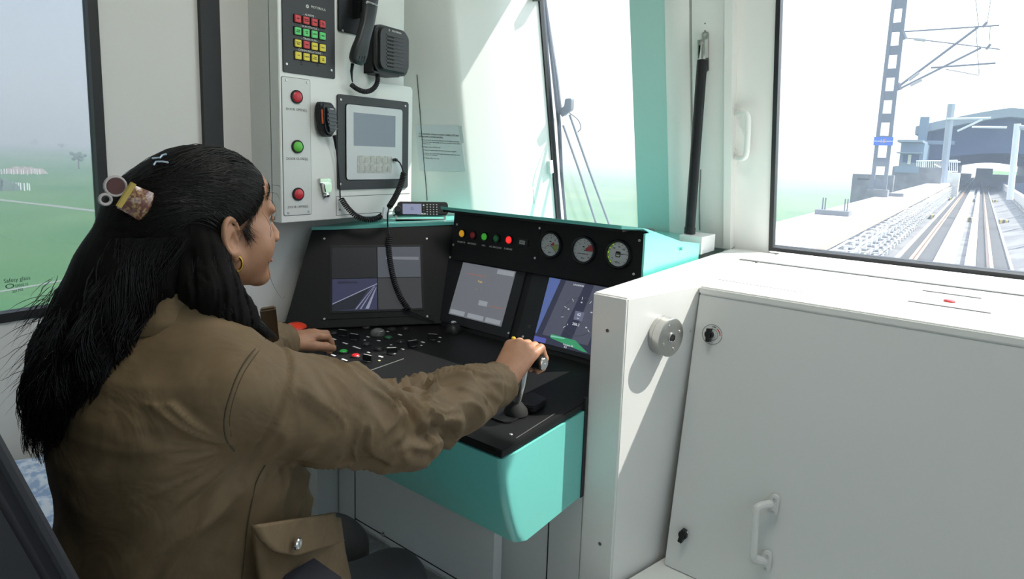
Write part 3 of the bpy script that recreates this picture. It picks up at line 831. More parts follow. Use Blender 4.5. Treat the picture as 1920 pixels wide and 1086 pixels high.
    # ---- hood over the gauges
    lx = GP.px(846, 420).x - .006
    prof = [(1.572, 1.158), (1.62, 1.152), (1.93, 1.083), (2.10, 1.06), (2.10, .80), (1.672, .80), (1.672, 1.135), (1.575, 1.147)]
    bm = bmesh.new()
    def sec(x, dy=0): return [bm.verts.new((x, y + (dy if i in (0, 7) else .75 * dy if i == 1 else 0), z - (.008 if dy and i < 2 else 0))) for i, (y, z) in enumerate(prof)]
    S = [sec(-1.515, .0), sec(-.80, 0), sec(-.7605, .062)]
    n = len(prof)
    for A, B in zip(S, S[1:]):
        for k in range(n): bm.faces.new((A[k], A[(k + 1) % n], B[(k + 1) % n], B[k]))
    bm.faces.new(S[0][::-1]); bm.faces.new(S[-1]); bmesh.ops.recalc_face_normals(bm, faces=bm.faces[:]); bevel(bm, .003, 2, 40)
    obj('hood', bm, teal, t)
    obj('hood_lining', newbox(-1.51, -.80, 1.580, 1.665, 1.1385, 1.1455), black, t)
    obj('gauge_cheek', newbox(-.7635, -.7575, 1.645, 1.72, .76, 1.132, .002), teal, t)
    obj('teal_ledge', prism([(-1.68, 2.0), (-1.50, 2.11), (-.87, 2.11), (-.87, 2.41), (-1.585, 2.41)], 1.02, 1.05, .003), teal, t)
    obj('ledge_pin', lathe([(.006, 0), (.006, .008), (0, .010)], 12), teal, t, Matrix.Translation(onx(1276, 466, -.76)) @ Matrix.Rotation(math.pi / 2, 4, 'Y'))

    # ---- push buttons and switches on the desktop
    bb = mesh_of('button_ring', ring(.0125, .0165, .004, 24), blackm)
    def dome(r, h): return lathe([(r, 0), (r, h * .5), (r * .8, h * .85), (0, h)], 20)
    gr = mat('button_green', (.02, .32, .05), .3, emit=(.02, .5, .05, .12)); rd_ = mat('button_red', (.50, .015, .02), .3, emit=(.8, .02, .02, .12))
    dg = mat('button_dark_green', (.01, .12, .04), .35); dk_ = mat('button_dark', (.018, .018, .02), .35)
    for x, y, m in ((623, 650, gr), (644, 659, gr), (667, 667, rd_), (728, 633, dg), (687, 645, dk_), (710, 654, dk_), (751, 640, dk_), (624, 624, dk_), (687, 614, dk_), (760, 616, dk_), (735, 617, dk_)):
        a, b = DT.px(x, y, .003)
        p = obj('push_button', dome(.0122, .007), m, t, DT.at(a, b, .001)); obj('button_ring', bb, None, p, DT.at(a, b, 0))
    for x, y, rot in ((643, 625, .3), (665, 633, .3), (690, 673, .2), (774, 645, 1.2), (735, 659, .9), (812, 633, .5)):
        a, b = DT.px(x, y, .008)
        p = obj('rotary_switch', lathe([(.016, 0), (.016, .003), (.014, .005), (0, .005)], 24), blackm, t, DT.at(a, b, 0))
        obj('switch_handle', newbox(-.0165, .0165, -.005, .005, .004, .020, .002), blackm, p, DT.at(a, b, 0, rot))
        obj('pointer_line', newbox(-.016, .012, -.0009, .0009, .0198, .0204), whiteink, p, DT.at(a, b, 0, rot))
    lm = whiteink
    for x, y, w in ((626, 636, .022), (647, 644, .022), (669, 652, .036), (691, 661, .012), (714, 669, .018), (605, 659, .016), (624, 666, .024), (646, 675, .024), (669, 685, .011), (750, 628, .016), (710, 639, .012), (727, 622, .010), (755, 655, .012), (793, 642, .014), (825, 633, .010), (823, 641, .008), (690, 632, .012), (684, 638, .006), (733, 647, .006), (790, 648, .006)):
        a, b = DT.px(x, y)
        obj('label_plate', newbox(-w / 2, w / 2, -.0032, .0032, 0, .0007), lm, t, DT.at(a, b, 0, 0))
    a, b = DT.px(711, 677); obj('pilot_light', lathe([(.004, 0), (.004, .002), (0, .003)], 12), mat('pilot', (.6, .6, .35), .3), t, DT.at(a, b))
    a, b = DT.px(708, 624, .006)
    obj('lamp_dome', lathe([(.026, 0), (.026, .004), (.022, .014), (.012, .020), (0, .021)], 28), mat('smoked_dome', (.12, .12, .12), .3), t, DT.at(a, b))
    # panel edge strips
    b_, M = strip(DT, (677, 701), (757, 673), .002, .0012); obj('panel_edge', b_, mat('edge_alu', (.6, .6, .58), .35, .8), t, M)
    b_, M = strip(DT, (968, 822), (1040, 776), .0016, .001); obj('panel_edge', b_, mat('edge_dull', (.25, .24, .23), .4, .7), t, M)
    for x, y in ((670, 698), (689, 704), (958, 815)):
        a, b = DT.px(x, y); obj('screw', SCREW, None, t, DT.at(a, b))
    # emergency stop mushroom
    a, b = DT.px(557, 628)
    E = DT.px(554, 609, .045)
    st = obj('emergency_stop', lathe([(0, .030), (.030, .030), (.036, .036), (.034, .042), (.022, .049), (0, .052)], 36), mat('stop_red', (.85, .055, .02), .3, coat=.4), t, DT.at(E.x, E.y))
    obj('stop_stem', lathe([(.024, 0), (.024, .008), (.014, .010), (.014, .031), (0, .031)], 24), blackm, st, DT.at(E.x, E.y))
    # small black microphone ball with a bright cap
    a, b = DT.px(850, 617, .012)
    mb = obj('desk_microphone', lathe([(.030, 0), (.030, .006), (.027, .016), (.020, .026), (.011, .031), (.011, .034), (0, .034)], 28), blackm, t, DT.at(a, b))
    obj('bright_cap', lathe([(.0105, .033), (.0105, .037), (.008, .039), (0, .039)], 18), chrome, mb, DT.at(a, b))
    # master controller
    base = DT.px(985, 752)
    LV = Vector((-.825, 1.150, 0))
    gt = obj('lever_gate', prism(rrect(0, 0, .075, .165, .02), 0, .004, .0015), mat('gate_gloss', (.008, .008, .009), .35), t, DT.at(-.853, 1.165))
    obj('lever_boot', lathe([(.030, 0), (.028, .010), (.018, .022), (.011, .030), (0, .030)], 24), dark, gt, Matrix.Translation((-.838, 1.145, DZ + .003)))
    obj('lever_gate_flap', prism(roundpoly([(-.035, -.03), (.035, -.02), (.028, .05), (-.03, .06)], .015), .004, .02, .003), mat('gate_gloss', (.008, .008, .009), .35), gt, DT.at(-.835, 1.19))
    lv = obj('controller_lever', tube([Vector((-.838, 1.145, DZ + .02)), Vector((-.823, 1.146, .80)), Vector((-.815, 1.148, .862))], .0095, 14), chrome, t)
    obj('lever_grip', tube([(-.875, 1.15, .866), (-.868, 1.15, .866), (-.78, 1.15, .866), (-.768, 1.15, .866)], [.012, .0165, .0165, .0165], 20), blackm, lv)
    obj('grip_cap', lathe([(.0150, 0), (.0150, .004), (.0135, .0055), (.004, .0055), (.0035, .003), (0, .003)], 24), chrome, lv, Matrix.Translation((-.768, 1.15, .866)) @ Matrix.Rotation(math.pi / 2, 4, 'Y'))
    return t
desk()
# ================================================================== wall cabinet on the left with its equipment
CB = Fr((-1.78, 0, 0), (0, 1, 0), (0, 0, 1))
ZB = 1.105
def cabinet():
    t = thing('wall_cabinet', (-1.87, 1.4, ZB), 'white wall cabinet above the desk carrying radio and door controls', 'cabinet')
    yl = CB.px(524, 200).x; yr = CB.px(772, 300).x; yu = CB.px(689, 60).x; zs = CB.px(700, 153).y
    obj('body', newbox(XL + .001, -1.83, yl + .0, yr, ZB, 2.3, .012, 3), white, t)
    poly = [(yl, ZB), (yr, ZB), (yr, zs - .012)]
    for k in range(6):
        an = math.pi / 2 * k / 5
        poly.append((yr - .012 + .012 * math.cos(an), zs - .012 + .012 * math.sin(an)))
    for k in range(6):
        an = math.pi / 2 * k / 5
        poly.append((yu + .025 - .025 * math.sin(an), zs + .025 - .025 * math.cos(an)))
    poly += [(yu, 2.3), (yl, 2.3)]
    obj('front_shell', prism(poly, -.055, 0, .010, 3), white, t, CB.M)

    # ---- alarm key panel
    a0 = CB.px(529, 100).x; a1 = CB.px(627, 100).x; b0 = CB.px(580, 142).y
    pl = obj('key_panel', prism(rrect((a0 + a1) / 2, b0 + .16, a1 - a0, .32, .006), 0, .004, .001), mat('charcoal_panel', (.035, .036, .04), .45), t, CB.M)
    for x, y in ((536, 120), (620, 132), (536, -90), (620, -90)):
        a, b = CB.px(x, y); obj('screw', SCREW, None, pl, CB.at(a, b, .004))
    red = mat('key_red', (.50, .03, .035), .35, emit=(.5, .02, .02, .10)); grn = mat('key_green', (.10, .56, .16), .35, emit=(.1, .6, .15, .10)); yel = mat('key_yellow', (.66, .56, .04), .35, emit=(.6, .5, .03, .10))
    km = mesh_of('frame', prism(rrect(0, 0, .0275, .0275, .003), 0, .0025, .0006), dark)
    o1 = CB.px(555.4, 35.5); ox = CB.px(601.7, 45.0); oy = CB.px(556.5, 104.5)
    du = (ox.x - o1.x) / 3; dv = (oy.y - o1.y) / 3
    cols = ((red, red, red, red), (grn, grn, grn, grn), (yel, red, yel, yel), (yel, yel, yel, yel))
    txt = (('FIRE', 'SMOKE\nALARM', 'TRAIN', 'PEA\nCALL'), ('TRAIN\nREADY', 'ATO\nON', 'DEPOT', 'MAIN'), ('ROUTE\nRESET', 'STOP', 'SELECT', 'BACK'), ('PTT', 'CANCEL', 'CALL\nRADIO', 'PA\nLIVE'))
    for r in range(4):
        for c in range(4):
            a = o1.x + du * c; b = o1.y + dv * r
            k = obj('key', prism(rrect(0, 0, .0225, .0225, .003), 0, .007, .0015), cols[r][c], t, CB.at(a, b, .004),
                    label=('red', 'green', 'yellow')[(red, grn, yel).index(cols[r][c])] + ' backlit key')
            obj('key_frame', km, None, k, CB.at(a, b, .004))
            letter(txt[r][c], .0052, CB.at(a, b, .0113), ink, k, sx=.9)
        letter(('- ALARMS -', '- RUN STATUS -', '- TRAIN RUN -', '- COMMUNICATIONS -')[r], .0095, CB.at(o1.x + 1.5 * du, o1.y + dv * r + .0188, .0045), whiteink, pl)
    a, b = CB.px(591, 15); letter('MOTOROLA', .0110, CB.at(a + .009, b, .0045), whiteink, pl, sx=.9)
    a, b = CB.px(578, 13)
    mk = obj('round_mark', lathe([(.0055, 0), (.0055, .0006), (0, .0006)], 20), whiteink, pl, CB.at(a - .006, b, .004))
    letter('M', .008, CB.at(a - .006, b - .0003, .0048), ink, pl)
    for x in (563.7, 594):
        for j in range(3):
            a, b = CB.px(x, 114 + 3.4 * j + (2.5 if x > 580 else 0)); obj('sound_slot', newbox(-.0035, .0035, -.0012, .0012, 0, .0006), dark, pl, CB.at(a, b, .0038))

    # ---- door button plate
    a0 = CB.px(530, 280).x; a1 = CB.px(582, 280).x; b1 = CB.px(555, 147).y; b0 = CB.px(558, 403).y
    dp = obj('door_button_plate', prism(rrect((a0 + a1) / 2, (b0 + b1) / 2, a1 - a0, b1 - b0, .006), 0, .0025, .0008), greypaint, t, CB.M)
    ol = bmesh.new(); add(ol, prism(rrect((a0 + a1) / 2, (b0 + b1) / 2, a1 - a0 + .0035, b1 - b0 + .0035, .007), 0, .0006))
    obj('plate_gap', ol, greyink, dp, CB.M)
    for x, y in ((536, 150), (577, 155), (540, 399), (578, 396)):
        a, b = CB.px(x, y); obj('screw', SCREW, None, dp, CB.at(min(max(a, a0 + .01), a1 - .01), min(max(b, b0 + .009), b1 - .009), .0025))
    br = mesh_of('collar', ring(.0165, .0215, .006), blackm)
    cap = lathe([(.0165, 0), (.0165, .005), (.013, .0075), (0, .0085)], 28)
    cr = mat('door_red', (.50, .03, .045), .3, emit=(.6, .02, .03, .06)); cg = mat('door_green', (.10, .42, .05), .3, emit=(.1, .5, .05, .10))
    cap_r = mesh_of('door_button', cap, cr)
    cap_g = mesh_of('door_button', lathe([(.0165, 0), (.0165, .005), (.013, .0075), (0, .0085)], 28), cg)
    ac = (a0 + a1) / 2
    for y, m, s, yl2 in ((182, cap_r, 'DOOR OPEN(L)', 206), (275, cap_g, 'DOOR CLOSE(L)', 298), (364, cap_r, 'DOOR OPEN(L)', 388)):
        a, b = CB.px(557, y)
        k = obj('door_button', m, None, t, CB.at(ac, b, .004)); obj('collar', br, None, k, CB.at(ac, b, .0025))
        a, b2 = CB.px(557, yl2); letter(s, .0115, CB.at(ac, b2, .0027), greyink, dp, sx=.95)

    # ---- display panel
    a0 = CB.px(631, 270).x; a1 = CB.px(764, 270).x; b1 = .5 * (CB.px(632, 178).y + CB.px(765, 190).y); b0 = .5 * (CB.px(635, 353).y + CB.px(760, 355).y)
    dpl = obj('display_panel', prism(rrect((a0 + a1) / 2, (b0 + b1) / 2, a1 - a0, b1 - b0, .010), 0, .006, .0015), mat('charcoal_panel', (.035, .036, .04), .45), t, CB.M)
    for x, y in ((637, 187), (758, 199), (636, 345)):
        a, b = CB.px(x, y); obj('screw', SCREW, None, dpl, CB.at(a, b, .006))
    i0 = CB.px(646, 338); i1 = CB.px(752, 205)
    bz = obj('display_bezel', prism(rrect((i0.x + i1.x) / 2, (i0.y + i1.y) / 2, i1.x - i0.x, i1.y - i0.y, .012), .006, .010, .002), mat('silver_grey', (.62, .64, .65), .35), t, CB.M)
    s0 = CB.px(660, 273); s1 = CB.px(738, 218)
    obj('info_screen', newbox(s0.x, s1.x, s0.y, s1.y, .0098, .0106), emis('info_screen_glow', (.20, .25, .29), .55, (.04, .05, .055)), bz, CB.M)
    k0 = CB.px(667, 324); k1 = CB.px(731, 293)
    kp = obj('keypad_film', prism(rrect((k0.x + k1.x) / 2, (k0.y + k1.y) / 2, k1.x - k0.x, k1.y - k0.y, .004), .010, .0112), mat('worn_film', (.42, .42, .39), .5, var=(60, (.58, .58, .55), .4, .6)), bz, CB.M)
    for r in range(2):
        for c in range(6):
            a = k0.x + (k1.x - k0.x) * (c + .5) / 6; b = k0.y + (k1.y - k0.y) * (r + .5) / 2
            obj('film_key', newbox(-.008, .008, -.010, .010, 0, .0012, .001), mat('film_key', (.50, .50, .47), .5), kp, CB.at(a, b, .0112))
    a, b = CB.px(739, 300)
    obj('jack', lathe([(.006, 0), (.006, .004), (0, .004)], 14), blackm, bz, CB.at(a, b, .010))

    # ---- access panel outline under the display
    p = [CB.px(630, 366), CB.px(768, 366), CB.px(768, 397), CB.px(630, 400)]
    zz = (p[0].y + p[1].y) / 2; z0 = ZB + .012
    bm = newbox(p[0].x, p[1].x, zz, zz + .0014, 0, .0006); add(bm, newbox(p[0].x, p[1].x, z0, z0 + .0014, 0, .0006)); add(bm, newbox(p[0].x, p[0].x + .0014, z0, zz, 0, .0006))
    obj('access_panel_joint', bm, dark, t, CB.M)
    a, b = CB.px(637, 393); obj('screw', SCREW, None, t, CB.at(a, b, 0))
    # ---- chrome catch
    a, b = CB.px(608, 350)
    ct = obj('chrome_catch', newbox(a - .022, a + .020, b + .012, b + .028, 0, .010, .004), chrome, t, CB.M)
    obj('catch_hook', prism(roundpoly([(a - .018, b + .014), (a + .018, b + .014), (a + .016, b - .018), (a - .012, b - .022)], .006), .004, .022, .004), chrome, ct, CB.M)
    obj('catch_ball', lathe([(0, 0), (.010, .004), (.012, .010), (.008, .017), (0, .019)], 18), chrome, ct, CB.at(a + .002, b - .028, 0))
    return t
cabinet()

def handset_set():
    # cradle plate
    a0 = CB.px(636, 30).x; a1 = CB.px(690, 30).x; b0 = CB.px(660, 64).y
    c = thing('handset_cradle', CB.w((a0 + a1) / 2, b0), 'black handset cradle plate at the top of the wall cabinet', 'cradle')
    pl = obj('plate', prism(rrect((a0 + a1) / 2 - .004, b0 + .13, a1 - a0 + .01, .26, .006), 0, .008, .002), blackm, c, CB.M)
    a, b = CB.px(640, 58); obj('screw', SCREW, None, pl, CB.at(a, b, .008))
    m = (a0 + a1) / 2
    bm = newbox(m - .010, m + .026, b0 + .075, b0 + .12, .008, .035, .004); add(bm, newbox(m - .012, m - .004, b0 + .05, b0 + .2, .008, .040, .003))
    obj('cradle_cup', bm, blackm, c, CB.M)
    # handset
    h = thing('telephone_handset', CB.w(m, b0 - .05, .05), 'black telephone handset hanging from the cradle on the cabinet', 'handset')
    path = [(697, -60, .045), (694, 0, .055), (689, 40, .070), (680, 75, .075), (673, 100, .068), (668, 120, .058)]
    P = []
    for x, y, cc in path:
        a, b = CB.px(x, y, cc); P.append(Vector((a, b, cc)))
    P = spline(P, 6)
    bm = bmesh.new(); rings = []
    n = len(P)
    for i, p in enumerate(P):
        s = i / (n - 1)
        w = .034 - .010 * math.sin(math.pi * min(1, s * 1.05)) if s < .6 else .0245 + .006 * math.sin((s - .6) / .4 * math.pi)
        th = .020 - .004 * math.sin(math.pi * s)
        if s > .93: w *= 1 - (s - .93) * 3.6; th *= 1 - (s - .93) * 4
        tg = (P[min(i + 1, n - 1)] - P[max(i - 1, 0)]).normalized(); sd = Vector((1, 0.12, 0)); sd = (sd - tg * sd.dot(tg)).normalized(); up = tg.cross(sd)
        rings.append([bm.verts.new(p + sd * (w * math.copysign(abs(math.cos(q)) ** .55, math.cos(q))) + up * (th * math.copysign(abs(math.sin(q)) ** .6, math.sin(q)))) for q in [2 * math.pi * k / 20 for k in range(20)]])
    for A, B in zip(rings, rings[1:]):
        for k in range(20): bm.faces.new((A[k], A[(k + 1) % 20], B[(k + 1) % 20], B[k]))
    bm.faces.new(rings[0][::-1]); bm.faces.new(rings[-1]); bmesh.ops.recalc_face_normals(bm, faces=bm.faces[:])
    body = obj('handset_body', bm, mat('handset_plastic', (.022, .026, .029), .42), h, CB.M, smooth=60)
    a, b = CB.px(697, 7, .078); letter('MOTOROLA', .0085, CB.at(a, b, .082, -.05), whiteink, body)
    a, b = CB.px(686, 5, .078); obj('round_mark', ring(.002, .0032, .0004, 14), whiteink, body, CB.at(a, b, .082))
    a, b = CB.px(692, 12, .075)
    for j in range(3):
        p = [CB.px(x, y, .066) for x, y in ((668 + j * 5, 106), (667 + j * 5, 117))]
        obj('sound_slot', tube([(p[0].x, p[0].y, .084), (p[1].x, p[1].y, .078)], .0014, 6), dark, body, CB.M)
    pts = [(661, 120, .05), (659, 134, .035), (660, 148, .03), (661, 154, .03)]
    obj('cord_grip', tube([(*CB.px(x, y, c2), c2) for x, y, c2 in pts], [.006, .005, .0028, .0022], 10), blackm, h, CB.M)
    cc = [(658, 158, .03), (668, 166, .03), (684, 172, .03), (698, 168, .03), (707, 156, .03), (708, 140, .025), (703, 118, .02), (695, 98, .0), (690, 80, -.03)]
    obj('coiled_cord', coil(spline([(*CB.px(x, y, c2), c2) for x, y, c2 in cc], 8), .0065, .0028, .0066), rubber, h, CB.M)
handset_set()

def speaker():
    a0 = CB.px(703, 95, .05).x; a1 = CB.px(773, 95, .05).x; b0 = CB.px(735, 139, .05).y; b1 = CB.px(735, 50, .05).y
    ca, cb = (a0 + a1) / 2, (b0 + b1) / 2; w, hh = a1 - a0, b1 - b0
    t = thing('loudspeaker', CB.w(ca, b0, -.05), 'black square loudspeaker with slotted grille beside the handset', 'loudspeaker')
    SF = Fr(CB.w(ca, cb, .05), (-.10, 1, 0), (0, 0, 1))
    obj('housing', prism(rrect(0, 0, w, hh, .035, 6), -.055, .0, .012, 3), mat('speaker_plastic', (.013, .014, .015), .5), t, SF.M)
    g = obj('grille', prism(rrect(0, 0, w * .86, hh * .86, .028, 6), .0, .004, .0015), mat('speaker_face', (.016, .017, .018), .45), t, SF.M)
    sm = mesh_of('slot', newbox(-.026, .046, -.0016, .0016, 0, .0008), dark)
    sb = mesh_of('rib', newbox(-.045, .046, -.0020, .0020, 0, .0022, .0008), mat('speaker_rib', (.024, .025, .027), .4))
    for k in range(9):
        obj('rib', sb, None, g, SF.at(.0, hh * (.30 - .078 * k), .0035))
    for k in range(9):
        for j in range(3):
            obj('slot', mesh_of('slot', newbox(-.0045, .0045, -.0022, .0022, 0, .0009), dark), None, g, SF.at(-.034 + .012 * j, hh * (.265 - .078 * k), .0042))
    letter('MOTOROLA', .0088, SF.at(.008, hh * .40, .0043), whiteink, g)
    obj('round_mark', ring(.002, .0033, .0005, 14), whiteink, g, SF.at(-.030, hh * .40, .004))
    b = newbox(-w * .52, w * .22, -hh * .53, -hh * .49, -.08, -.01, .002); add(b, newbox(-w * .52, -w * .47, -hh * .53, hh * .1, -.08, -.02, .002))
    obj('bracket', b, blackm, t, SF.M)
    obj('mount_plate', newbox(-w * .45, w * .3, -hh * .35, hh * .35, -.098, -.05), blackm, t, SF.M)
speaker()

def hand_mic():
    c0 = .035
    a, b = CB.px(617, 226, c0)
    t = thing('hand_microphone', CB.w(a, b - .06, .0), 'black hand microphone with orange side button hanging on the cabinet', 'microphone')
    HM = Fr(CB.w(a, b, c0), (-.25, .97, .0), (0, -.06, 1))
    poly = [(-.034, .050), (-.026, .060), (.022, .060), (.036, .050), (.040, .010), (.034, -.040), (.018, -.054), (-.006, -.054), (-.024, -.038), (-.034, .005)]
    obj('body', prism(roundpoly(poly, .008), -.034, .0, .008, 3), blackm, t, HM.M)
    fc = obj('face', prism(roundpoly([(-.016, .044), (.030, .044), (.034, .008), (.028, -.036), (-.004, -.040), (-.018, .0)], .006), 0, .006, .003), mat('mic_face', (.018, .022, .030), .35), t, HM.M)
    for k in range(5):
        obj('rib', newbox(-.012, .028, -.0028, .0028, 0, .0035, .0014), mat('mic_rib', (.030, .036, .046), .3), fc, HM.at(.0 + .001 * k, .026 - .0125 * k, .0055, -.05))
    obj('print', newbox(-.008, .010, -.001, .001, 0, .0005), whiteink, fc, HM.at(.006, .038, .006))
    obj('talk_button', prism(roundpoly([(-.0335, .034), (-.0312, .034), (-.0285, -.012), (-.0308, -.012)], .001), -.005, .001, .001), mat('orange_plastic', (.75, .12, .03), .4), t, HM.M)
    P = lambda x, y, c: CB.w(*CB.px(x, y, c), c)
    obj('cord_grip', tube([P(627, 254, .025), P(629, 265, .022), P(630, 280, .018)], [.007, .006, .003], 10), blackm, t)
    obj('cord', tube(spline([P(630, 276, .018), P(634, 310, .014), P(637, 350, .012), P(638, 372, .014)], 6), .0024, 8), rubber, t)
    obj('coiled_cord', coil(spline([P(640, 373, .018), P(652, 390, .026), P(668, 405, .04), P(688, 412, .06), P(705, 410, .075), P(716, 404, .08)], 8), .0078, .0030, .0070), rubber, t)
    pt = P(721, 400, .082)
    tf = Fr(pt, (-.3, 1, 0), (.0, .1, 1))
    obj('cable_tag', newbox(-.012, .012, -.020, .020, -.004, .004, .001), paper, t, tf.at(0, 0, 0, -.25))
hand_mic()

def radio():
    # mobile terminal standing on the shelf
    z = SHELF_Z
    p = onz(787, 412, z)
    t = thing('radio_terminal', (p.x, p.y, z), 'black radio terminal with small screen and keypad on the teal shelf', 'radio')
    RF = Fr(onz(787, 411, z) + Vector((0, 0, .012)), (.62, .78, 0), (-.22, .17, 1))
    q0 = RF.px(737, 405); q1 = RF.px(840, 378)
    x0, x1 = q0.x, q1.x; y1 = RF.px(787, 378).y
    h = y1 - .005
    b = obj('case', prism(rrect((x0 + x1) / 2, .005 + h / 2, x1 - x0, h, .012), -.05, 0, .004), blackm, t, RF.M)
    s0 = RF.px(755, 402); s1 = RF.px(790, 378)
    obj('screen', newbox(s0.x, s1.x, h * .14, h * .92, 0, .0012), emis('radio_screen', (.30, .33, .48), .55, (.03, .03, .04)), t, RF.M)
    obj('round_mark', ring(.0035, .0052, .0004, 16), mat('navy_ink', (.03, .04, .16), .5), b, RF.at((s0.x + s1.x) / 2, h * .55, .0012))
    km = mesh_of('key', prism(rrect(0, 0, .0088, .0065, .002), 0, .002, .0006), mat('radio_key', (.05, .05, .055), .4))
    for r in range(5):
        for c in range(4):
            k = obj('key', km, None, t, RF.at(s1.x + .022 + .0125 * c, h * (.86 - .18 * r), .0))
            obj('legend', newbox(-.0016, .0016, -.0010, .0010, 0, .0003), whiteink, k, RF.at(s1.x + .022 + .0125 * c, h * (.86 - .18 * r), .002))
    for r in range(4):
        obj('soft_key', newbox(-.0028, .0028, -.0022, .0022, 0, .0014), whiteink if r == 0 else mat('radio_key', (.05, .05, .055), .4), t, RF.at(s1.x + .0085, h * (.82 - .2 * r), 0))
    obj('knob', lathe([(.013, 0), (.013, .008), (.011, .011), (0, .011)], 20), blackm, t, RF.at(x0 + .019, h * .5, 0))
    obj('maker_plate', newbox(-.016, .016, -.0025, .0025, 0, .0008), mat('plate_silver', (.6, .6, .6), .4, .6), t, RF.at((x0 + x1) / 2 + .002, .009, 0))
    br = bmesh.new()
    for x in (x0 + .012, x1 - .012): add(br, newbox(x - .004, x + .004, -.012, h * .5, -.02, -.012, .001))
    add(br, newbox(x0 + .012, x1 - .012, -.0125, -.0095, -.045, -.004, .001))
    obj('bracket', br, steel, t, RF.M)
radio()

def cord_b():
    P = lambda x, y, c: CB.w(*CB.px(x, y, c), c)
    Q = lambda x, y, c: LP.w(*LP.px(x, y, c), c)
    t = thing('coiled_cable', P(728, 430, .1), 'black coiled cable hanging from the display down over the left screen', 'cable')
    obj('plug', tube([P(738, 300, .010), P(741, 299, .024)], .0055, 10), blackm, t)
    obj('lead', tube(spline([P(741, 299, .024), P(750, 306, .034), P(757, 324, .036)], 6), .0028, 8), rubber, t)
    obj('upper_coil', coil(spline([P(757, 324, .036), P(752, 345, .046), P(742, 368, .058), P(730, 388, .07)], 8), .0088, .0030, .0070), rubber, t)
    obj('straight_lead', tube(spline([P(730, 388, .07), P(727, 402, .085), Q(727, 424, .028), Q(731, 443, .024)], 6), .0026, 8), rubber, t)
    obj('lower_coil', coil(spline([Q(730, 443, .024), Q(729, 470, .022), Q(737, 520, .024), Q(750, 556, .024), Q(766, 581, .022)], 8), .0085, .0032, .0072), rubber, t)
    obj('end_lead', tube(spline([Q(766, 580, .022), Q(778, 587, .02), Q(800, 597, .012), Q(815, 603, .006)], 6), .003, 8), rubber, t)
cord_b()

def notice():
    t = thing('notice', NW.w(*NW.px(822, 322)), 'sheet of printed instructions taped to the wall beside the windscreen', 'notice')
    c = [NW.px(x, y, .001) for x, y in ((779, 234), (861, 234), (873, 321), (787, 321))]
    sh = obj('sheet', prism([tuple(v) for v in c[::-1]], .0006, .0014), paper, t, NW.M)
    obj('tape', prism([tuple(NW.px(x, y)) for x, y in ((859, 236), (866, 236), (870, 268), (864, 268))], .0012, .0018), mat('clear_tape', (.55, .62, .62), .25), sh, NW.M)
    lines = (('To Transponder driving or normal in station, ATP shall', 785, 250, 860, .0052, 1), ('be fitted under a running controller...', 785, 255, 832, .0052, 1),
             ('1. Check that the mode selector is on before starting', 790, 262, 861, .0042, 0), ('and the train can creep on to be moved to the next', 793, 266, 862, .0042, 0), ('station or so.', 793, 269, 808, .0042, 0),
             ('2. Change mode to RM by key.', 791, 275, 826, .0046, 0), ('3. Keep the speed under 25 km/h and observe signals.', 793, 281, 856, .0042, 0),
             ('4. Inform the TC on the radio and wait until they say it', 793, 287, 863, .0042, 0), ('is clear to continue.', 796, 290, 820, .0042, 0), ('5. Reset after arriving.', 795, 296, 824, .0042, 0))
    for s, x, y, x2, sz, bold in lines:
        p = NW.px(x, y); p2 = NW.px(x2, y + (x2 - x) * .055)
        me = text(s, sz * 1.3, align='LEFT'); me.materials.clear(); me.materials.append(ink)
        w = max(v.co.x for v in me.vertices)
        d = (p2 - p)
        obj('lettering', me, None, sh, NW.at(p.x, p.y, .0016, math.atan2(d.y, d.x)) @ Matrix.Diagonal((d.length / w, 1.15, 1, 1)))
        if bold:
            obj('underline', newbox(0, d.length, -.0040, -.0034, 0, .0003), ink, sh, NW.at(p.x, p.y, .0016, math.atan2(d.y, d.x)))
notice()
# ================================================================== outside: viaduct, station, fields
RZ = -0.95                                  # top of rail
GZ = -9.0                                   # ground level
conc = mat('sunlit_concrete', (.19, .185, .185), .85, var=(1.2, (.12, .115, .12), .42, .62))
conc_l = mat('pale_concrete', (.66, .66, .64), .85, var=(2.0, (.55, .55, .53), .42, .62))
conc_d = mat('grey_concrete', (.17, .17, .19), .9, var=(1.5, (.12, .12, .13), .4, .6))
ballast = mat('dark_rail_bed', (.022, .020, .022), .9, bump=(30, .6, .02), var=(14, (.06, .054, .05), .4, .6))
railm = mat('rail_steel', (.34, .20, .12), .45, .5)
galv = mat('galvanised_steel', (.13, .14, .18), .6, .2)
blue_w = mat('blue_grey_cladding', (.035, .06, .16), .7)
blue_l = mat('pale_blue_cladding', (.14, .20, .28), .7)

def yz_box(px0, py0, px1, py1, y, depth, bev=0.0):
    """a box whose front face at distance y spans the two picture corners"""
    a = ony(px0, py0, y); b = ony(px1, py1, y)
    return newbox(min(a.x, b.x), max(a.x, b.x), y, y + depth, min(a.z, b.z), max(a.z, b.z), bev)

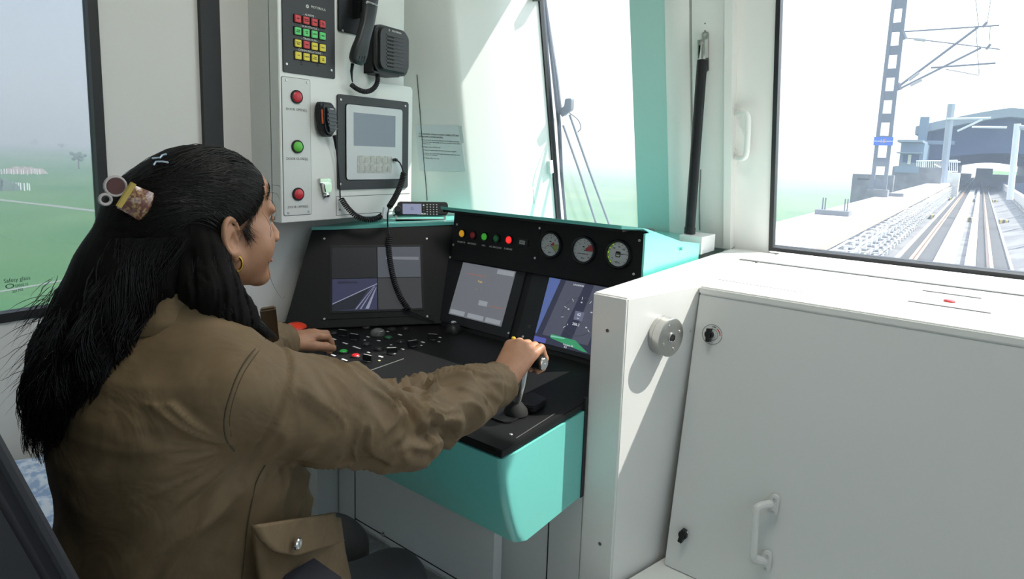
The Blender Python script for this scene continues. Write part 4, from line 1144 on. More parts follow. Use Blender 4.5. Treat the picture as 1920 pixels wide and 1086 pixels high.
def fields():
    m = mat('green_field', (.10, .32, .08), .95)
    nt = m.node_tree; b = nt.nodes['Principled BSDF']; N = nt.nodes.new; L = nt.links.new
    tc = N('ShaderNodeTexCoord'); mp = N('ShaderNodeMapping'); mp.inputs['Scale'].default_value = (.006, .02, 1); L(tc.outputs['Object'], mp.inputs[0])
    v = N('ShaderNodeTexVoronoi'); v.feature = 'F1'; v.inputs['Scale'].default_value = 1.0; L(mp.outputs[0], v.inputs['Vector'])
    n2 = N('ShaderNodeTexNoise'); n2.inputs['Scale'].default_value = .05; n2.inputs['Detail'].default_value = 8; L(tc.outputs['Object'], n2.inputs['Vector'])
    r = N('ShaderNodeValToRGB'); e = r.color_ramp.elements
    e[0].position = .2; e[0].color = (.055, .160, .060, 1); e[1].position = .85; e[1].color = (.125, .205, .08, 1)
    mx = N('ShaderNodeMix'); mx.data_type = 'RGBA'; mx.inputs[0].default_value = .45
    L(v.outputs['Color'], r.inputs[0]); L(r.outputs[0], mx.inputs[6])
    r2 = N('ShaderNodeValToRGB'); e = r2.color_ramp.elements; e[0].position = .35; e[0].color = (.048, .145, .055, 1); e[1].position = .7; e[1].color = (.13, .215, .085, 1)
    L(n2.outputs['Fac'], r2.inputs[0]); L(r2.outputs[0], mx.inputs[7]); L(mx.outputs[2], b.inputs['Base Color'])
    b.inputs['Specular IOR Level'].default_value = 0.1
    bm = bmesh.new()
    vs = [bm.verts.new(p) for p in ((-6000, -3000, GZ), (6000, -3000, GZ), (6000, 9000, GZ), (-6000, 9000, GZ))]; bm.faces.new(vs)
    obj('field', bm, m, kind='structure', label='wide hazy green fields below the viaduct', cat='field', recenter=False)
    path = mat('field_path', (.22, .24, .19), .95)
    def fp(x, y): return onz(x, y, GZ + .02)
    for k, (pts, w) in enumerate((([(-60, 366), (10, 376), (100, 386), (215, 400)], 1.6), ([(-80, 560), (40, 540), (150, 520)], .5), ([(-60, 618), (60, 590), (180, 560)], .7))):
        P = [fp(*p) for p in pts]; bm = bmesh.new(); row = []
        for i, p in enumerate(P):
            d = (P[min(i + 1, len(P) - 1)] - P[max(i - 1, 0)]).normalized(); s = Vector((-d.y, d.x, 0)) * w / 2
            row.append((bm.verts.new(p + s), bm.verts.new(p - s)))
        for A, B in zip(row, row[1:]): bm.faces.new((A[0], A[1], B[1], B[0]))
        obj('field_path', bm, path, kind='structure', label=('pale track crossing the field behind the driver hair', 'thin field bank near the safety glass print', 'thin pale bank at the near edge of the field')[k], cat='path')
    # brown mounds and white posts by the far track
    brown = mat('bare_earth', (.30, .24, .20), .95); scrub = mat('dark_scrub', (.09, .13, .10), .95); post = mat('white_post', (.8, .8, .78), .7)
    def mound(x0, x1, y, hgt, m, label, name='earth_bank'):
        a = onz(x0, y, GZ); c = onz(x1, y, GZ); bm = bmesh.new(); n = 14; rows = []
        d = (c - a); s = Vector((-d.y, d.x, 0)).normalized()
        for i in range(n + 1):
            t = i / n; p = a + d * t; h = hgt * (math.sin(math.pi * t) ** .5) * (.7 + .5 * random.random()) + .02
            rows.append([bm.verts.new(p + s * (q - 2) * 1.6 + Vector((0, 0, h * (0, .8, 1, .8, 0)[q]))) for q in range(5)])
        for A, B in zip(rows, rows[1:]):
            for q in range(4): bm.faces.new((A[q], A[q + 1], B[q + 1], B[q]))
        bmesh.ops.recalc_face_normals(bm, faces=bm.faces[:])
        obj(name, bm, m, label=label, cat='bank')
    mound(0, 88, 325, 2.4, brown, 'long bare earth bank far out in the left field')
    mound(-20, 42, 356, 2.2, scrub, 'dark scrubby bank nearer in the left field', 'scrub_bank')
    pm = mesh_of('post', newbox(-.09, .09, -.09, .09, 0, 1.5), post)
    for i in range(13):
        p = onz(2 + i * 6.2 + random.uniform(-2, 2), 327 + random.uniform(-1, 1.5), GZ)
        obj('field_post', pm, None, M=Matrix.Translation(p), label='small white post in the row along the far earth bank', cat='post', group='posts along the far bank')
    for i in range(11):
        p = onz(4 + i * 5.2 + random.uniform(-1.5, 1.5), 354 + i * .35 + random.uniform(-1, 1), GZ)
        obj('field_post', pm, None, M=Matrix.Translation(p), label='small white post in the row along the scrubby bank', cat='post', group='posts along the scrub bank')
    # trees
    bark = mat('bark', (.10, .08, .07), .9); leaf = mat('hazy_leaf', (.07, .14, .08), .9)
    def tree(x, y, hgt, label):
        p = onz(x, y, GZ); t = thing('field_tree', p, label, 'tree', 'far field trees')
        obj('trunk', tube([p, p + Vector((.1, 0, hgt * .45)), p + Vector((0, .2, hgt * .62))], [.28, .2, .1], 7), bark, t)
        bm = bmesh.new()
        for k in range(26):
            c = p + Vector((random.gauss(0, hgt * .17), random.gauss(0, hgt * .17), hgt * (.72 + random.gauss(0, .10))))
            add(bm, lathe([(0, -.5), (.42, -.25), (.5, .05), (.3, .4), (0, .5)], 6), Matrix.Translation(c) @ Matrix.Scale(hgt * random.uniform(.12, .24), 4) @ Matrix.Rotation(random.random() * 6, 4, 'X'))
        obj('crown', bm, leaf, t, smooth=0)
    tree(148, 317, 6.5, 'lone hazy tree standing in the left field')
    tree(116, 284, 7.5, 'tiny distant tree right of the middle on the hazy horizon')
    tree(65, 279, 9, 'tiny distant tree far left on the hazy horizon')
fields()

def haze():
    m = bpy.data.materials.new('ground_haze'); m.use_nodes = True; nt = m.node_tree; nt.nodes.clear()
    out = nt.nodes.new('ShaderNodeOutputMaterial'); vs = nt.nodes.new('ShaderNodeVolumeScatter')
    vs.inputs['Color'].default_value = (.86, .94, 1.0, 1); vs.inputs['Density'].default_value = .0028; vs.inputs['Anisotropy'].default_value = 0.15
    nt.links.new(vs.outputs[0], out.inputs['Volume'])
    obj('haze', newbox(-5000, -8, -2500, 8000, GZ + .5, 90), m, kind='stuff', label='pale blue haze lying over the fields', cat='haze')
haze()

def track():
    Y0, Y1 = 3.2, 420
    obj('viaduct_deck', newbox(-3.6, 4.6, Y0, Y1, -1.75, -1.20), conc, kind='structure', label='grey concrete deck of the railway viaduct', cat='viaduct deck')
    # rails
    def rail(x, label):
        prof = [(-.07, -.16), (.07, -.16), (.07, -.148), (.012, -.13), (.012, -.045), (.036, -.035), (.036, -.004), (.03, 0), (-.03, 0), (-.036, -.004), (-.036, -.035), (-.012, -.045), (-.012, -.13), (-.07, -.148)]
        bm = bmesh.new(); A = [bm.verts.new((x + a, Y0 + .3, RZ + b)) for a, b in prof]; B = [bm.verts.new((x + a, Y1, RZ + b)) for a, b in prof]
        n = len(prof)
        for k in range(n): bm.faces.new((A[k], A[(k + 1) % n], B[(k + 1) % n], B[k]))
        bm.faces.new(A[::-1]); bm.faces.new(B); bmesh.ops.recalc_face_normals(bm, faces=bm.faces[:])
        t = obj('rail', bm, railm, label=label, cat='rail', group='running rails')
        bright = mat('rail_top', (.75, .60, .48), .25, .8)
        obj('running_surface', newbox(x - .026, x + .026, Y0 + .3, Y1, RZ, RZ + .002), bright, t)
    rail(-1.185, 'left steel rail of the track ahead'); rail(.445, 'right steel rail of the track ahead')
    obj('rail_bed', newbox(-1.50, -.75, Y0, Y1, -1.20, -1.10), ballast, kind='structure', label='dark rough bed under the left rail', cat='rail bed')
    obj('rail_bed', newbox(.16, .80, Y0, Y1, -1.20, -1.10), ballast, kind='structure', label='dark rough bed under the right rail', cat='rail bed')
    obj('concrete_plinth', newbox(-.72, -.30, Y0, Y1, -1.20, -.99, .01), conc_l, kind='structure', label='wide white concrete strip right of the left rail', cat='plinth')
    obj('concrete_plinth', newbox(-.08, .14, Y0, Y1, -1.20, -.99, .01), conc_l, kind='structure', label='narrow white concrete strip left of the right rail', cat='plinth')
    for a0, a1 in ((.84, .90), (-1.60, -1.53)):
        obj('drain_kerb', newbox(a0, a1, Y0, Y1, -1.20, -1.06), conc_l, kind='structure', label='thin pale kerb %s rail' % ('right of the right' if a0 > 0 else 'left of the left'), cat='kerb')
    # clips along the rails
    # yellow and black guard blocks
    st = bpy.data.materials.new('hazard_stripes'); st.use_nodes = True; nt = st.node_tree; b = nt.nodes['Principled BSDF']
    tc = nt.nodes.new('ShaderNodeTexCoord'); wv = nt.nodes.new('ShaderNodeTexWave'); wv.bands_direction = 'X'; wv.inputs['Scale'].default_value = 1.5
    rp = nt.nodes.new('ShaderNodeValToRGB'); rp.color_ramp.interpolation = 'CONSTANT'; rp.color_ramp.elements[0].color = (.03, .03, .03, 1); rp.color_ramp.elements[1].color = (.62, .48, .05, 1); rp.color_ramp.elements[1].position = .5
    nt.links.new(tc.outputs['Object'], wv.inputs[0]); nt.links.new(wv.outputs['Fac'], rp.inputs[0]); nt.links.new(rp.outputs[0], b.inputs['Base Color'])
    for (x, y), nm in (((1805, 410), 'nearest'), ((1808, 374), 'second nearest'), ((1816, 352), 'third nearest')):
        Y = onz(x, y, -1.05).y
        for x0, x1, side in ((-2.0, -1.62, 'left of the rails'), (-.29, -.09, 'between the white strips'), (.92, 1.30, 'right of the rails')):
            obj('guard_block', newbox(x0, x1, Y, Y + .5, -1.198, -.98, .01), st, label='%s yellow and black striped block %s' % (nm, side), cat='striped block')
    # left parapet, its cables and brackets
    ZP = .10
    pin, pout = -2.08, -3.35
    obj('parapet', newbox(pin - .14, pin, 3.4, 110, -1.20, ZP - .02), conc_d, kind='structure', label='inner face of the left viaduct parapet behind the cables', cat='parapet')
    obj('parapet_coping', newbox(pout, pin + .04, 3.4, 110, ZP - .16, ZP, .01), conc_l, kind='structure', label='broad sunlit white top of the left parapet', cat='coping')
    obj('coping_edge', newbox(pin + .042, pin + .10, 3.4, 110, ZP - .22, ZP - .10), mat('rust_stained_edge', (.34, .28, .22), .9), kind='structure', label='brown stained edge strip along the left parapet top', cat='edge strip')
    bk = bmesh.new()
    add(bk, newbox(-.03, .0, -.03, .03, -.98, .0))
    for k in range(5):
        add(bk, newbox(.0, .30, -.09, .09, -.14 - .2 * k, -.11 - .2 * k))
        add(bk, newbox(.27, .30, -.09, .09, -.11 - .2 * k, -.05 - .2 * k))
    bkm = mesh_of('bracket', bk, mat('zinc_bracket', (.70, .70, .70), .5, .2))
    for i in range(64):
        obj('cable_bracket', bkm, None, M=Matrix.Translation((pin + .002, 9.0 + i * .85, ZP - .18)), label='zinc cable bracket in the long row on the left parapet', cat='bracket', group='cable brackets on the parapet')
    cabm = mat('grey_cable', (.55, .55, .56), .6)
    for j in range(7):
        P = []
        for i in range(106):
            y = 8.5 + i * .52
            P.append((pin + .10 + .07 * (j % 2) + .02 * math.sin(i * .7 + j), y, ZP - .27 - .15 * j - .05 * abs(math.sin(i * .52 / .85 * math.pi / 3 + j)) + .03 * math.sin(i * .23 + j * 2)))
        obj('cable', tube(P, .022 + .008 * (j % 3), 6), cabm, label='%s grey cable sagging along the brackets of the left parapet' % ('topmost', 'second', 'third', 'fourth', 'fifth', 'sixth', 'lowest')[j], cat='cable', group='parapet cables')
    # small plinth with bolts on the coping
    p = onz(1562, 403, ZP)
    t = thing('bolt_plinth', p, 'low concrete plinth with four bare bolts on the left parapet', 'plinth')
    obj('block', newbox(p.x - .38, p.x + .38, p.y - .25, p.y + .25, ZP, ZP + .12, .01), conc_d, t)
    for dx in (-.26, -.2, .24, .3):
        obj('bolt', tube([(p.x + dx, p.y, ZP + .12), (p.x + dx, p.y, ZP + .42)], .018, 6), galv, t)
    p = onz(1668, 368, ZP)
    obj('mast_footing', newbox(p.x - .1, p.x + .5, p.y - .2, p.y + .3, ZP, ZP + .14, .01), conc_d, label='low grey concrete footing behind the lattice mast', cat='footing')
    # right wall
    a = onz(1920, 417, -1.2)
    rx = 2.05
    bm = bmesh.new()
    A = [bm.verts.new(q) for q in ((.92, Y0, -1.19), (rx, Y0, -.85), (rx, 200, -.85), (.92, 200, -1.19))]
    B = [bm.verts.new(q) for q in ((.92, Y0, -1.22), (rx, Y0, -1.22), (rx, 200, -1.22), (.92, 200, -1.22))]
    bm.faces.new(A)
    for i in range(4): bm.faces.new((A[i], B[i], B[(i + 1) % 4], A[(i + 1) % 4]))
    bmesh.ops.recalc_face_normals(bm, faces=bm.faces[:])
    obj('concrete_slope', bm, conc, kind='structure', label='grey concrete slope right of the rails', cat='slope')
    for k in range(8):
        y = 18 + k * 7
        obj('slope_joint', newbox(-.0, 1.18, -.03, .03, -.004, .012), conc_d, kind='structure', M=Matrix.Translation((.92, y, -1.19)) @ Matrix.Rotation(math.radians(35), 4, 'Z') @ Matrix.Rotation(-math.atan2(.34, 1.13), 4, 'Y'),
            label='%s dark joint across the concrete slope counted from the train' % ('first', 'second', 'third', 'fourth', 'fifth', 'sixth', 'seventh', 'eighth')[k], cat='joint')
    obj('right_parapet', newbox(rx, rx + .22, 3.4, 200, -1.20, -.12), conc_l, kind='structure', label='white low wall right of the track', cat='parapet')
    P = [(rx - .06, 8 + i * .8, -.62 - .06 * abs(math.sin(i * .6))) for i in range(88)]
    obj('right_cable', tube(P, .035, 6), mat('dark_cable', (.12, .12, .14), .6), label='dark cable run along the right wall', cat='cable')
track()

def mast(base, W, H, label, arms=True, sign=True):
    t = thing('catenary_mast', base, label, 'mast', 'catenary masts')
    x, y, z = base
    n = 9
    for s in (-1, 1):
        obj('mast_leg', tube([(x + s * W / 2, y, z), (x + s * W / 2 * .86, y, z + H)], .095, 4), galv, t)
    for k in range(n):
        zz = z + H * (k + .6) / n; w = W / 2 * (1 - .14 * (k + .6) / n)
        obj('batten_plate', newbox(x - w, x + w, y - .03, y + .03, zz - .18, zz + .18), galv, t)
    obj('base_plate', newbox(x - W * .8, x + W * .8, y - .3, y + .3, z, z + .30, .02), conc_d, t)
    if sign:
        sg = obj('sign_plate', newbox(x - .34, x + .34, y - .10, y - .08, z + H * .262, z + H * .262 + .34), mat('blue_sign', (.02, .12, .62), .4), t)
        SF = Fr((x, y - .10, z + H * .262 + .17), (1, 0, 0), (0, 0, 1))
        letter('15', .22, SF.at(-.02, .0, .004), mat('sign_orange', (.7, .35, .1), .5), sg)
        obj('sign_line', newbox(x - .33, x + .33, y - .103, y - .10, z + H * .262 + .16, z + H * .262 + .18), whiteink, sg)
    return t

def catenary():
    ZP = .10
    base = onz(1645, 369, ZP); Y = base.y
    top = ony(1688, -10, Y)
    t = mast((base.x, Y, ZP), .46, top.z - ZP, 'tall lattice catenary mast with blue number plate standing on the left parapet')
    P = lambda x, y: ony(x, y, Y)
    ins = mat('insulator', (.42, .40, .44), .5)
    s = (1 / 3.62)
    def C(x, y): return P(1400 + x * .2763, y * .2763)
    def bar(p, q, r, nm='cantilever_tube'): obj(nm, tube([p, q], r, 8), galv, t)
    bar(C(1065, 215), C(1715, 172), .03); bar(C(1065, 255), C(1720, 335), .022, 'tie_rod')
    bar(C(1040, 580), C(1570, 185), .045); bar(C(1040, 602), C(1590, 325), .04); bar(C(1250, 460), C(1690, 428), .035)
    bar(C(1350, 470), C(1575, 512), .015, 'steady_arm')
    obj('insulator', tube([C(1140, 264), C(1215, 272)], .07, 10), ins, t); obj('insulator', tube([C(1170, 492), C(1100, 545)], .06, 10), ins, t); obj('insulator', tube([C(1190, 540), C(1110, 580)], .06, 10), ins, t)
    obj('mast_bracket', tube([C(1050, 205), C(1075, 265)], .09, 6), galv, t); obj('mast_bracket', tube([C(1025, 565), C(1040, 610)], .09, 6), galv, t)
    obj('clamp', tube([C(1600, 185), C(1630, 150)], .05, 6), galv, t); obj('clamp', tube([C(1625, 335), C(1655, 300)], .05, 6), galv, t)
    wm = mat('contact_wire', (.12, .12, .13), .5, .4)
    for k, (p, q) in enumerate((((1575, 185), (1548, -60)), ((1578, 510), (1556, 185)), ((1630, 170), (1660, -30)), ((1645, 320), (1652, 180)))):
        obj('catenary_wire', tube([C(*p), C(*q)], .012, 5), wm, t)
    # far masts
    Y2 = 64; b2 = ony(1771, 322, Y2); b2.z = -1.19; t2 = ony(1784, 195, Y2)
    m2 = thing('catenary_mast', b2, 'second catenary mast in front of the station roof on the left', 'mast', 'catenary masts')
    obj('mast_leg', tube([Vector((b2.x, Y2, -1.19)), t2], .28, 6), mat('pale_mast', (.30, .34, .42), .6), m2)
    for p, q in (((1775, 223), (1858, 221)), ((1795, 246), (1842, 224)), ((1822, 238), (1888, 239))):
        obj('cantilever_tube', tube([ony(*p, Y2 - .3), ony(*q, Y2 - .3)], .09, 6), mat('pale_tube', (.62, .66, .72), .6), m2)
    Y3 = 40; b3 = ony(1897, 348, Y3); t3 = ony(1908, 232, Y3)
    m3 = thing('catenary_mast', b3, 'pale catenary mast on the right wall before the station', 'mast', 'catenary masts')
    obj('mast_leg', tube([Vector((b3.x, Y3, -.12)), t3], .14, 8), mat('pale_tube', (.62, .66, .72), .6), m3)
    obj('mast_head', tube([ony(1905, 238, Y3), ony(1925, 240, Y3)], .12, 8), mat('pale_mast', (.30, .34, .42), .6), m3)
catenary()

def station():
    Y = 82; Y2 = 235
    t = thing('station', ony(1830, 318, Y), 'hazy blue railway station with a wide gabled roof over the tracks', 'station')
    a = ony(1717, 237, Y); ap = ony(1897, 202, Y); ew = ap.x - a.x
    L, R = ap.x - ew, ap.x + ew
    th = .9
    bm = bmesh.new()
    def sec(y):
        pts = []
        for k in range(17):
            u = -1 + 2 * k / 16; pts.append((ap.x + u * ew, y, ap.z - (ap.z - a.z) * (abs(u) ** 1.25)))
        low = [(x, y2, z - th) for x, y2, z in pts]
        return [bm.verts.new(p) for p in pts + low[::-1]]
    S = [sec(Y), sec(Y2)]; n = len(S[0])
    for k in range(n): bm.faces.new((S[0][k], S[0][(k + 1) % n], S[1][(k + 1) % n], S[1][k]))
    bm.faces.new(S[0][::-1]); bm.faces.new(S[1]); bmesh.ops.recalc_face_normals(bm, faces=bm.faces[:])
    obj('roof', bm, mat('roof_sheet', (.22, .27, .33), .6), t)
    # curved header between the platforms: arch opening for the tracks
    c0 = ony(1740, 250, Y + 3); bx0 = c0.x; bx1 = 2 * ap.x - c0.x
    arch_l = ony(1812, 285, Y + 30); 
    for k in range(6):
        y = Y + 2 + k * 24
        bm = bmesh.new()
        pts = []
        for i in range(13):
            u = -1 + 2 * i / 12; pts.append((ap.x + u * (bx1 - bx0) / 2, ap.z - 4.6 - 1.2 * u * u))
        topz = [(x, ap.z - th - (ap.z - a.z) * (abs((x - ap.x) / ew) ** 1.25)) for x, z in pts]
        A = [bm.verts.new((x, y, z)) for x, z in pts]; B = [bm.verts.new((x, y, z)) for x, z in topz]
        A2 = [bm.verts.new((x, y + .3, z)) for x, z in pts]; B2 = [bm.verts.new((x, y + .3, z)) for x, z in topz]
        for i in range(12):
            bm.faces.new((A[i], A[i + 1], B[i + 1], B[i])); bm.faces.new((A2[i], B2[i], B2[i + 1], A2[i + 1])); bm.faces.new((A[i], A2[i], A2[i + 1], A[i + 1]))
        bmesh.ops.recalc_face_normals(bm, faces=bm.faces[:])
        obj('roof_truss', bm, blue_w, t)
    w0 = ony(1745, 250, Y)
    # side walls, columns, platforms
    obj('side_wall', newbox(L + 1.2, L + 1.5, Y + 1, Y2, -1, a.z), blue_w, t); obj('side_wall', newbox(R - 1.5, R - 1.2, Y + 1, Y2, -1, a.z), blue_w, t)
    for px0, px1 in ((1722, 1739),):
        p = ony(px0, 250, Y - .5); q = ony(px1, 250, Y - .5)
        obj('column', newbox(p.x, q.x, Y - .5, Y + .4, ony(1725, 315, Y).z, a.z + 1.0), blue_l, t)
    obj('cross_beam', newbox(ony(1735, 268, Y - .6).x, ony(1790, 268, Y - .6).x, Y - .6, Y, ony(1735, 271, Y).z, ony(1735, 264, Y).z), blue_l, t)
    obj('end_wall', newbox(w0.x, ony(1800, 290, Y + 6).x, Y + 6, Y + 6.4, ony(1760, 310, Y + 6).z, ap.z - 2.2), blue_w, t)
    # platform canopies and platforms each side of the track
    pz = .05
    obj('platform', newbox(L + 1.5, -2.2, Y + 4, Y2, -1.2, pz), blue_w, t); obj('platform', newbox(1.9, R - 1.5, Y + 4, Y2, -1.2, pz), blue_w, t)
    cn = ony(1822, 290, Y + 20)
    bm = prism([(L + 1.5, 4.6), (cn.x, 3.1), (cn.x + .1, 2.8), (L + 1.5, 4.0)], 0, 1); bm.free()
    obj('canopy', newbox(L + 1.5, -2.6, Y + 8, Y2 - 30, 3.2, 3.6), blue_w, t); obj('canopy', newbox(3.2, R - 1.5, Y + 8, Y2 - 30, 3.2, 3.6), blue_w, t)
    return t
station()

def annex():
    Y = 74
    t = thing('station_annex', ony(1700, 335, Y), 'small pale blue annex building left of the station', 'building')
    obj('wall', yz_box(1690, 268, 1728, 318, Y, 8), blue_l, t)
    obj('roof', yz_box(1683, 262, 1730, 267, Y - .5, 9), mat('roof_sheet', (.22, .27, .33), .6), t)
    obj('awning', yz_box(1681, 285, 1728, 288, Y - .8, 3), mat('roof_sheet', (.22, .27, .33), .6), t)
    obj('window', yz_box(1694, 290, 1722, 305, Y - .05, .1), blue_w, t)
    obj('pilaster', yz_box(1703, 290, 1707, 308, Y - .1, .2), conc_l, t)
    Y = 60
    obj('boundary_wall', yz_box(1674, 312, 1760, 372, Y, 1.0), conc_d, label='grey concrete wall below the stair railing', cat='wall')
    obj('teal_band', yz_box(1678, 311, 1722, 325, Y - .1, .08), blue_l, label='pale blue band on the grey wall below the annex', cat='band')
    obj('boundary_wall', yz_box(1599, 326, 1668, 400, 46, .6), conc_d, label='grey concrete wall standing left of the lattice mast', cat='wall')
    obj('wall_slot', yz_box(1608, 334, 1630, 338, 45.98, .05), dark, label='dark slot in the grey wall left of the mast', cat='slot')
    # white stair railing
    Yr = 66
    rl = thing('stair_railing', ony(1750, 325, Yr), 'white railing with balusters at the station stair', 'railing')
    wm = mat('white_railing', (.75, .77, .80), .5)
    P = lambda x, y: ony(x, y, Yr)
    for p, q in (((1718, 302), (1796, 301)), ((1718, 321), (1796, 322)), ((1752, 308), (1795, 330)), ((1772, 303), (1801, 304)), ((1753, 322), (1766, 331))):
        obj('rail', tube([P(*p), P(*q)], .06, 6), wm, rl)
    for i in range(22):
        x = 1719 + i * 3.6
        obj('baluster', tube([P(x, 302), P(x, 321)], .03, 5), wm, rl)
    obj('landing', newbox(P(1716, 322).x, P(1800, 322).x, Yr - .3, Yr + 3, -1.19, P(1716, 322).z), conc_l, rl)
    p = ony(1846, 320, 150)
    obj('far_train', newbox(p.x - 1.3, p.x + 1.3, 150, 190, -.94, 1.6, .3), mat('far_train_grey', (.10, .13, .22), .6), label='tiny dark rail vehicle far down the line under the station', cat='train')
annex()
# ================================================================== the driver
f32 = np.float32
def surfnet(fn, lo, hi, h):
    lo = np.array(lo, f32); n = np.ceil((np.array(hi) - lo) / h).astype(int) + 1
    ax = [(lo[i] + h * np.arange(n[i])).astype(f32) for i in range(3)]
    X, Y, Z = np.meshgrid(*ax, indexing='ij')
    V = fn(X, Y, Z)
    S = V < 0
    nc = n - 1
    def cn(A, c): return A[c[0]:c[0] + nc[0], c[1]:c[1] + nc[1], c[2]:c[2] + nc[2]]
    corners = [(i, j, k) for i in (0, 1) for j in (0, 1) for k in (0, 1)]
    cnt = sum(cn(S, c).astype(np.int8) for c in corners)
    act = (cnt > 0) & (cnt < 8)
    I = np.argwhere(act); m = len(I)
    idx = -np.ones(act.shape, np.int64); idx[act] = np.arange(m)
    pos = np.zeros((m, 3)); w = np.zeros(m)
    for a in corners:
        for d in range(3):
            if a[d] == 1: continue
            b = list(a); b[d] = 1
            va = cn(V, a)[act]; vb = cn(V, b)[act]
            cr = (va < 0) != (vb < 0)
            t = np.where(cr, va / np.where(cr, va - vb, 1), 0)
            p = np.tile(np.array(a, float), (m, 1)); p[:, d] += t
            pos[cr] += p[cr]; w[cr] += 1
    pos = lo + (I + pos / w[:, None]) * h
    faces = []
    for d in range(3):
        u, v = (d + 1) % 3, (d + 2) % 3
        sl = [slice(None)] * 3; s0 = sl.copy(); s1 = sl.copy(); s0[d] = slice(0, n[d] - 1); s1[d] = slice(1, n[d])
        A = S[tuple(s0)]; B = S[tuple(s1)]
        ch = np.argwhere(A != B)
        ok = (ch[:, u] > 0) & (ch[:, v] > 0) & (ch[:, u] < nc[u]) & (ch[:, v] < nc[v])
        ch = ch[ok]
        if not len(ch): continue
        ins = A[tuple(ch.T)]
        def g(du, dv):
            q = ch.copy(); q[:, u] -= du; q[:, v] -= dv; return idx[tuple(q.T)]
        F = np.stack([g(1, 1), g(0, 1), g(0, 0), g(1, 0)], 1)
        F[~ins] = F[~ins][:, ::-1]
        faces.append(F)
    F = np.concatenate(faces)
    F = F[(F >= 0).all(1)]
    return pos, F
def npmesh(name, V, F, material=None):
    me = bpy.data.meshes.new(name)
    me.vertices.add(len(V)); me.vertices.foreach_set('co', np.asarray(V, f32).ravel())
    F = np.asarray(F); k = F.shape[1]
    me.loops.add(F.size); me.loops.foreach_set('vertex_index', F.ravel().astype(np.int32))
    me.polygons.add(len(F)); me.polygons.foreach_set('loop_start', np.arange(0, F.size, k, dtype=np.int32))
    me.update(calc_edges=True); me.shade_smooth()
    if material: me.materials.append(material)
    return me
def smin(a, b, k):
    h = np.clip(.5 + .5 * (b - a) / k, 0, 1); return b * (1 - h) + a * h - k * h * (1 - h)
def smax(a, b, k): return -smin(-a, -b, k)
def rc(P, a, b, ra, rb=None):
    rb = ra if rb is None else rb
    X, Y, Z = P; a = np.array(a, f32); b = np.array(b, f32); d = b - a; L = float(d @ d) + 1e-12
    t = np.clip(((X - a[0]) * d[0] + (Y - a[1]) * d[1] + (Z - a[2]) * d[2]) / L, 0, 1)
    return np.sqrt((X - a[0] - t * d[0]) ** 2 + (Y - a[1] - t * d[1]) ** 2 + (Z - a[2] - t * d[2]) ** 2) - (ra + (rb - ra) * t)
def el(P, c, r, rot=None):
    X, Y, Z = (P[i] - c[i] for i in range(3))
    if rot is not None:
        X, Y, Z = (rot[0][i] * X + rot[1][i] * Y + rot[2][i] * Z for i in range(3))
    k0 = np.sqrt((X / r[0]) ** 2 + (Y / r[1]) ** 2 + (Z / r[2]) ** 2); k1 = np.sqrt((X / r[0] ** 2) ** 2 + (Y / r[1] ** 2) ** 2 + (Z / r[2] ** 2) ** 2) + 1e-9
    return k0 * (k0 - 1) / k1
_h = rng.random((64, 64, 64)).astype(f32)
def vnoise(X, Y, Z):
    xi = np.floor(X).astype(int); yi = np.floor(Y).astype(int); zi = np.floor(Z).astype(int)
    fx = X - xi; fy = Y - yi; fz = Z - zi
    fx = fx * fx * (3 - 2 * fx); fy = fy * fy * (3 - 2 * fy); fz = fz * fz * (3 - 2 * fz)
    r = 0
    for i in (0, 1):
        for j in (0, 1):
            for k in (0, 1):
                r = r + _h[(xi + i) % 64, (yi + j) % 64, (zi + k) % 64] * (fx if i else 1 - fx) * (fy if j else 1 - fy) * (fz if k else 1 - fz)
    return r
def ridge(v): return 1 - np.abs(2 * v - 1)

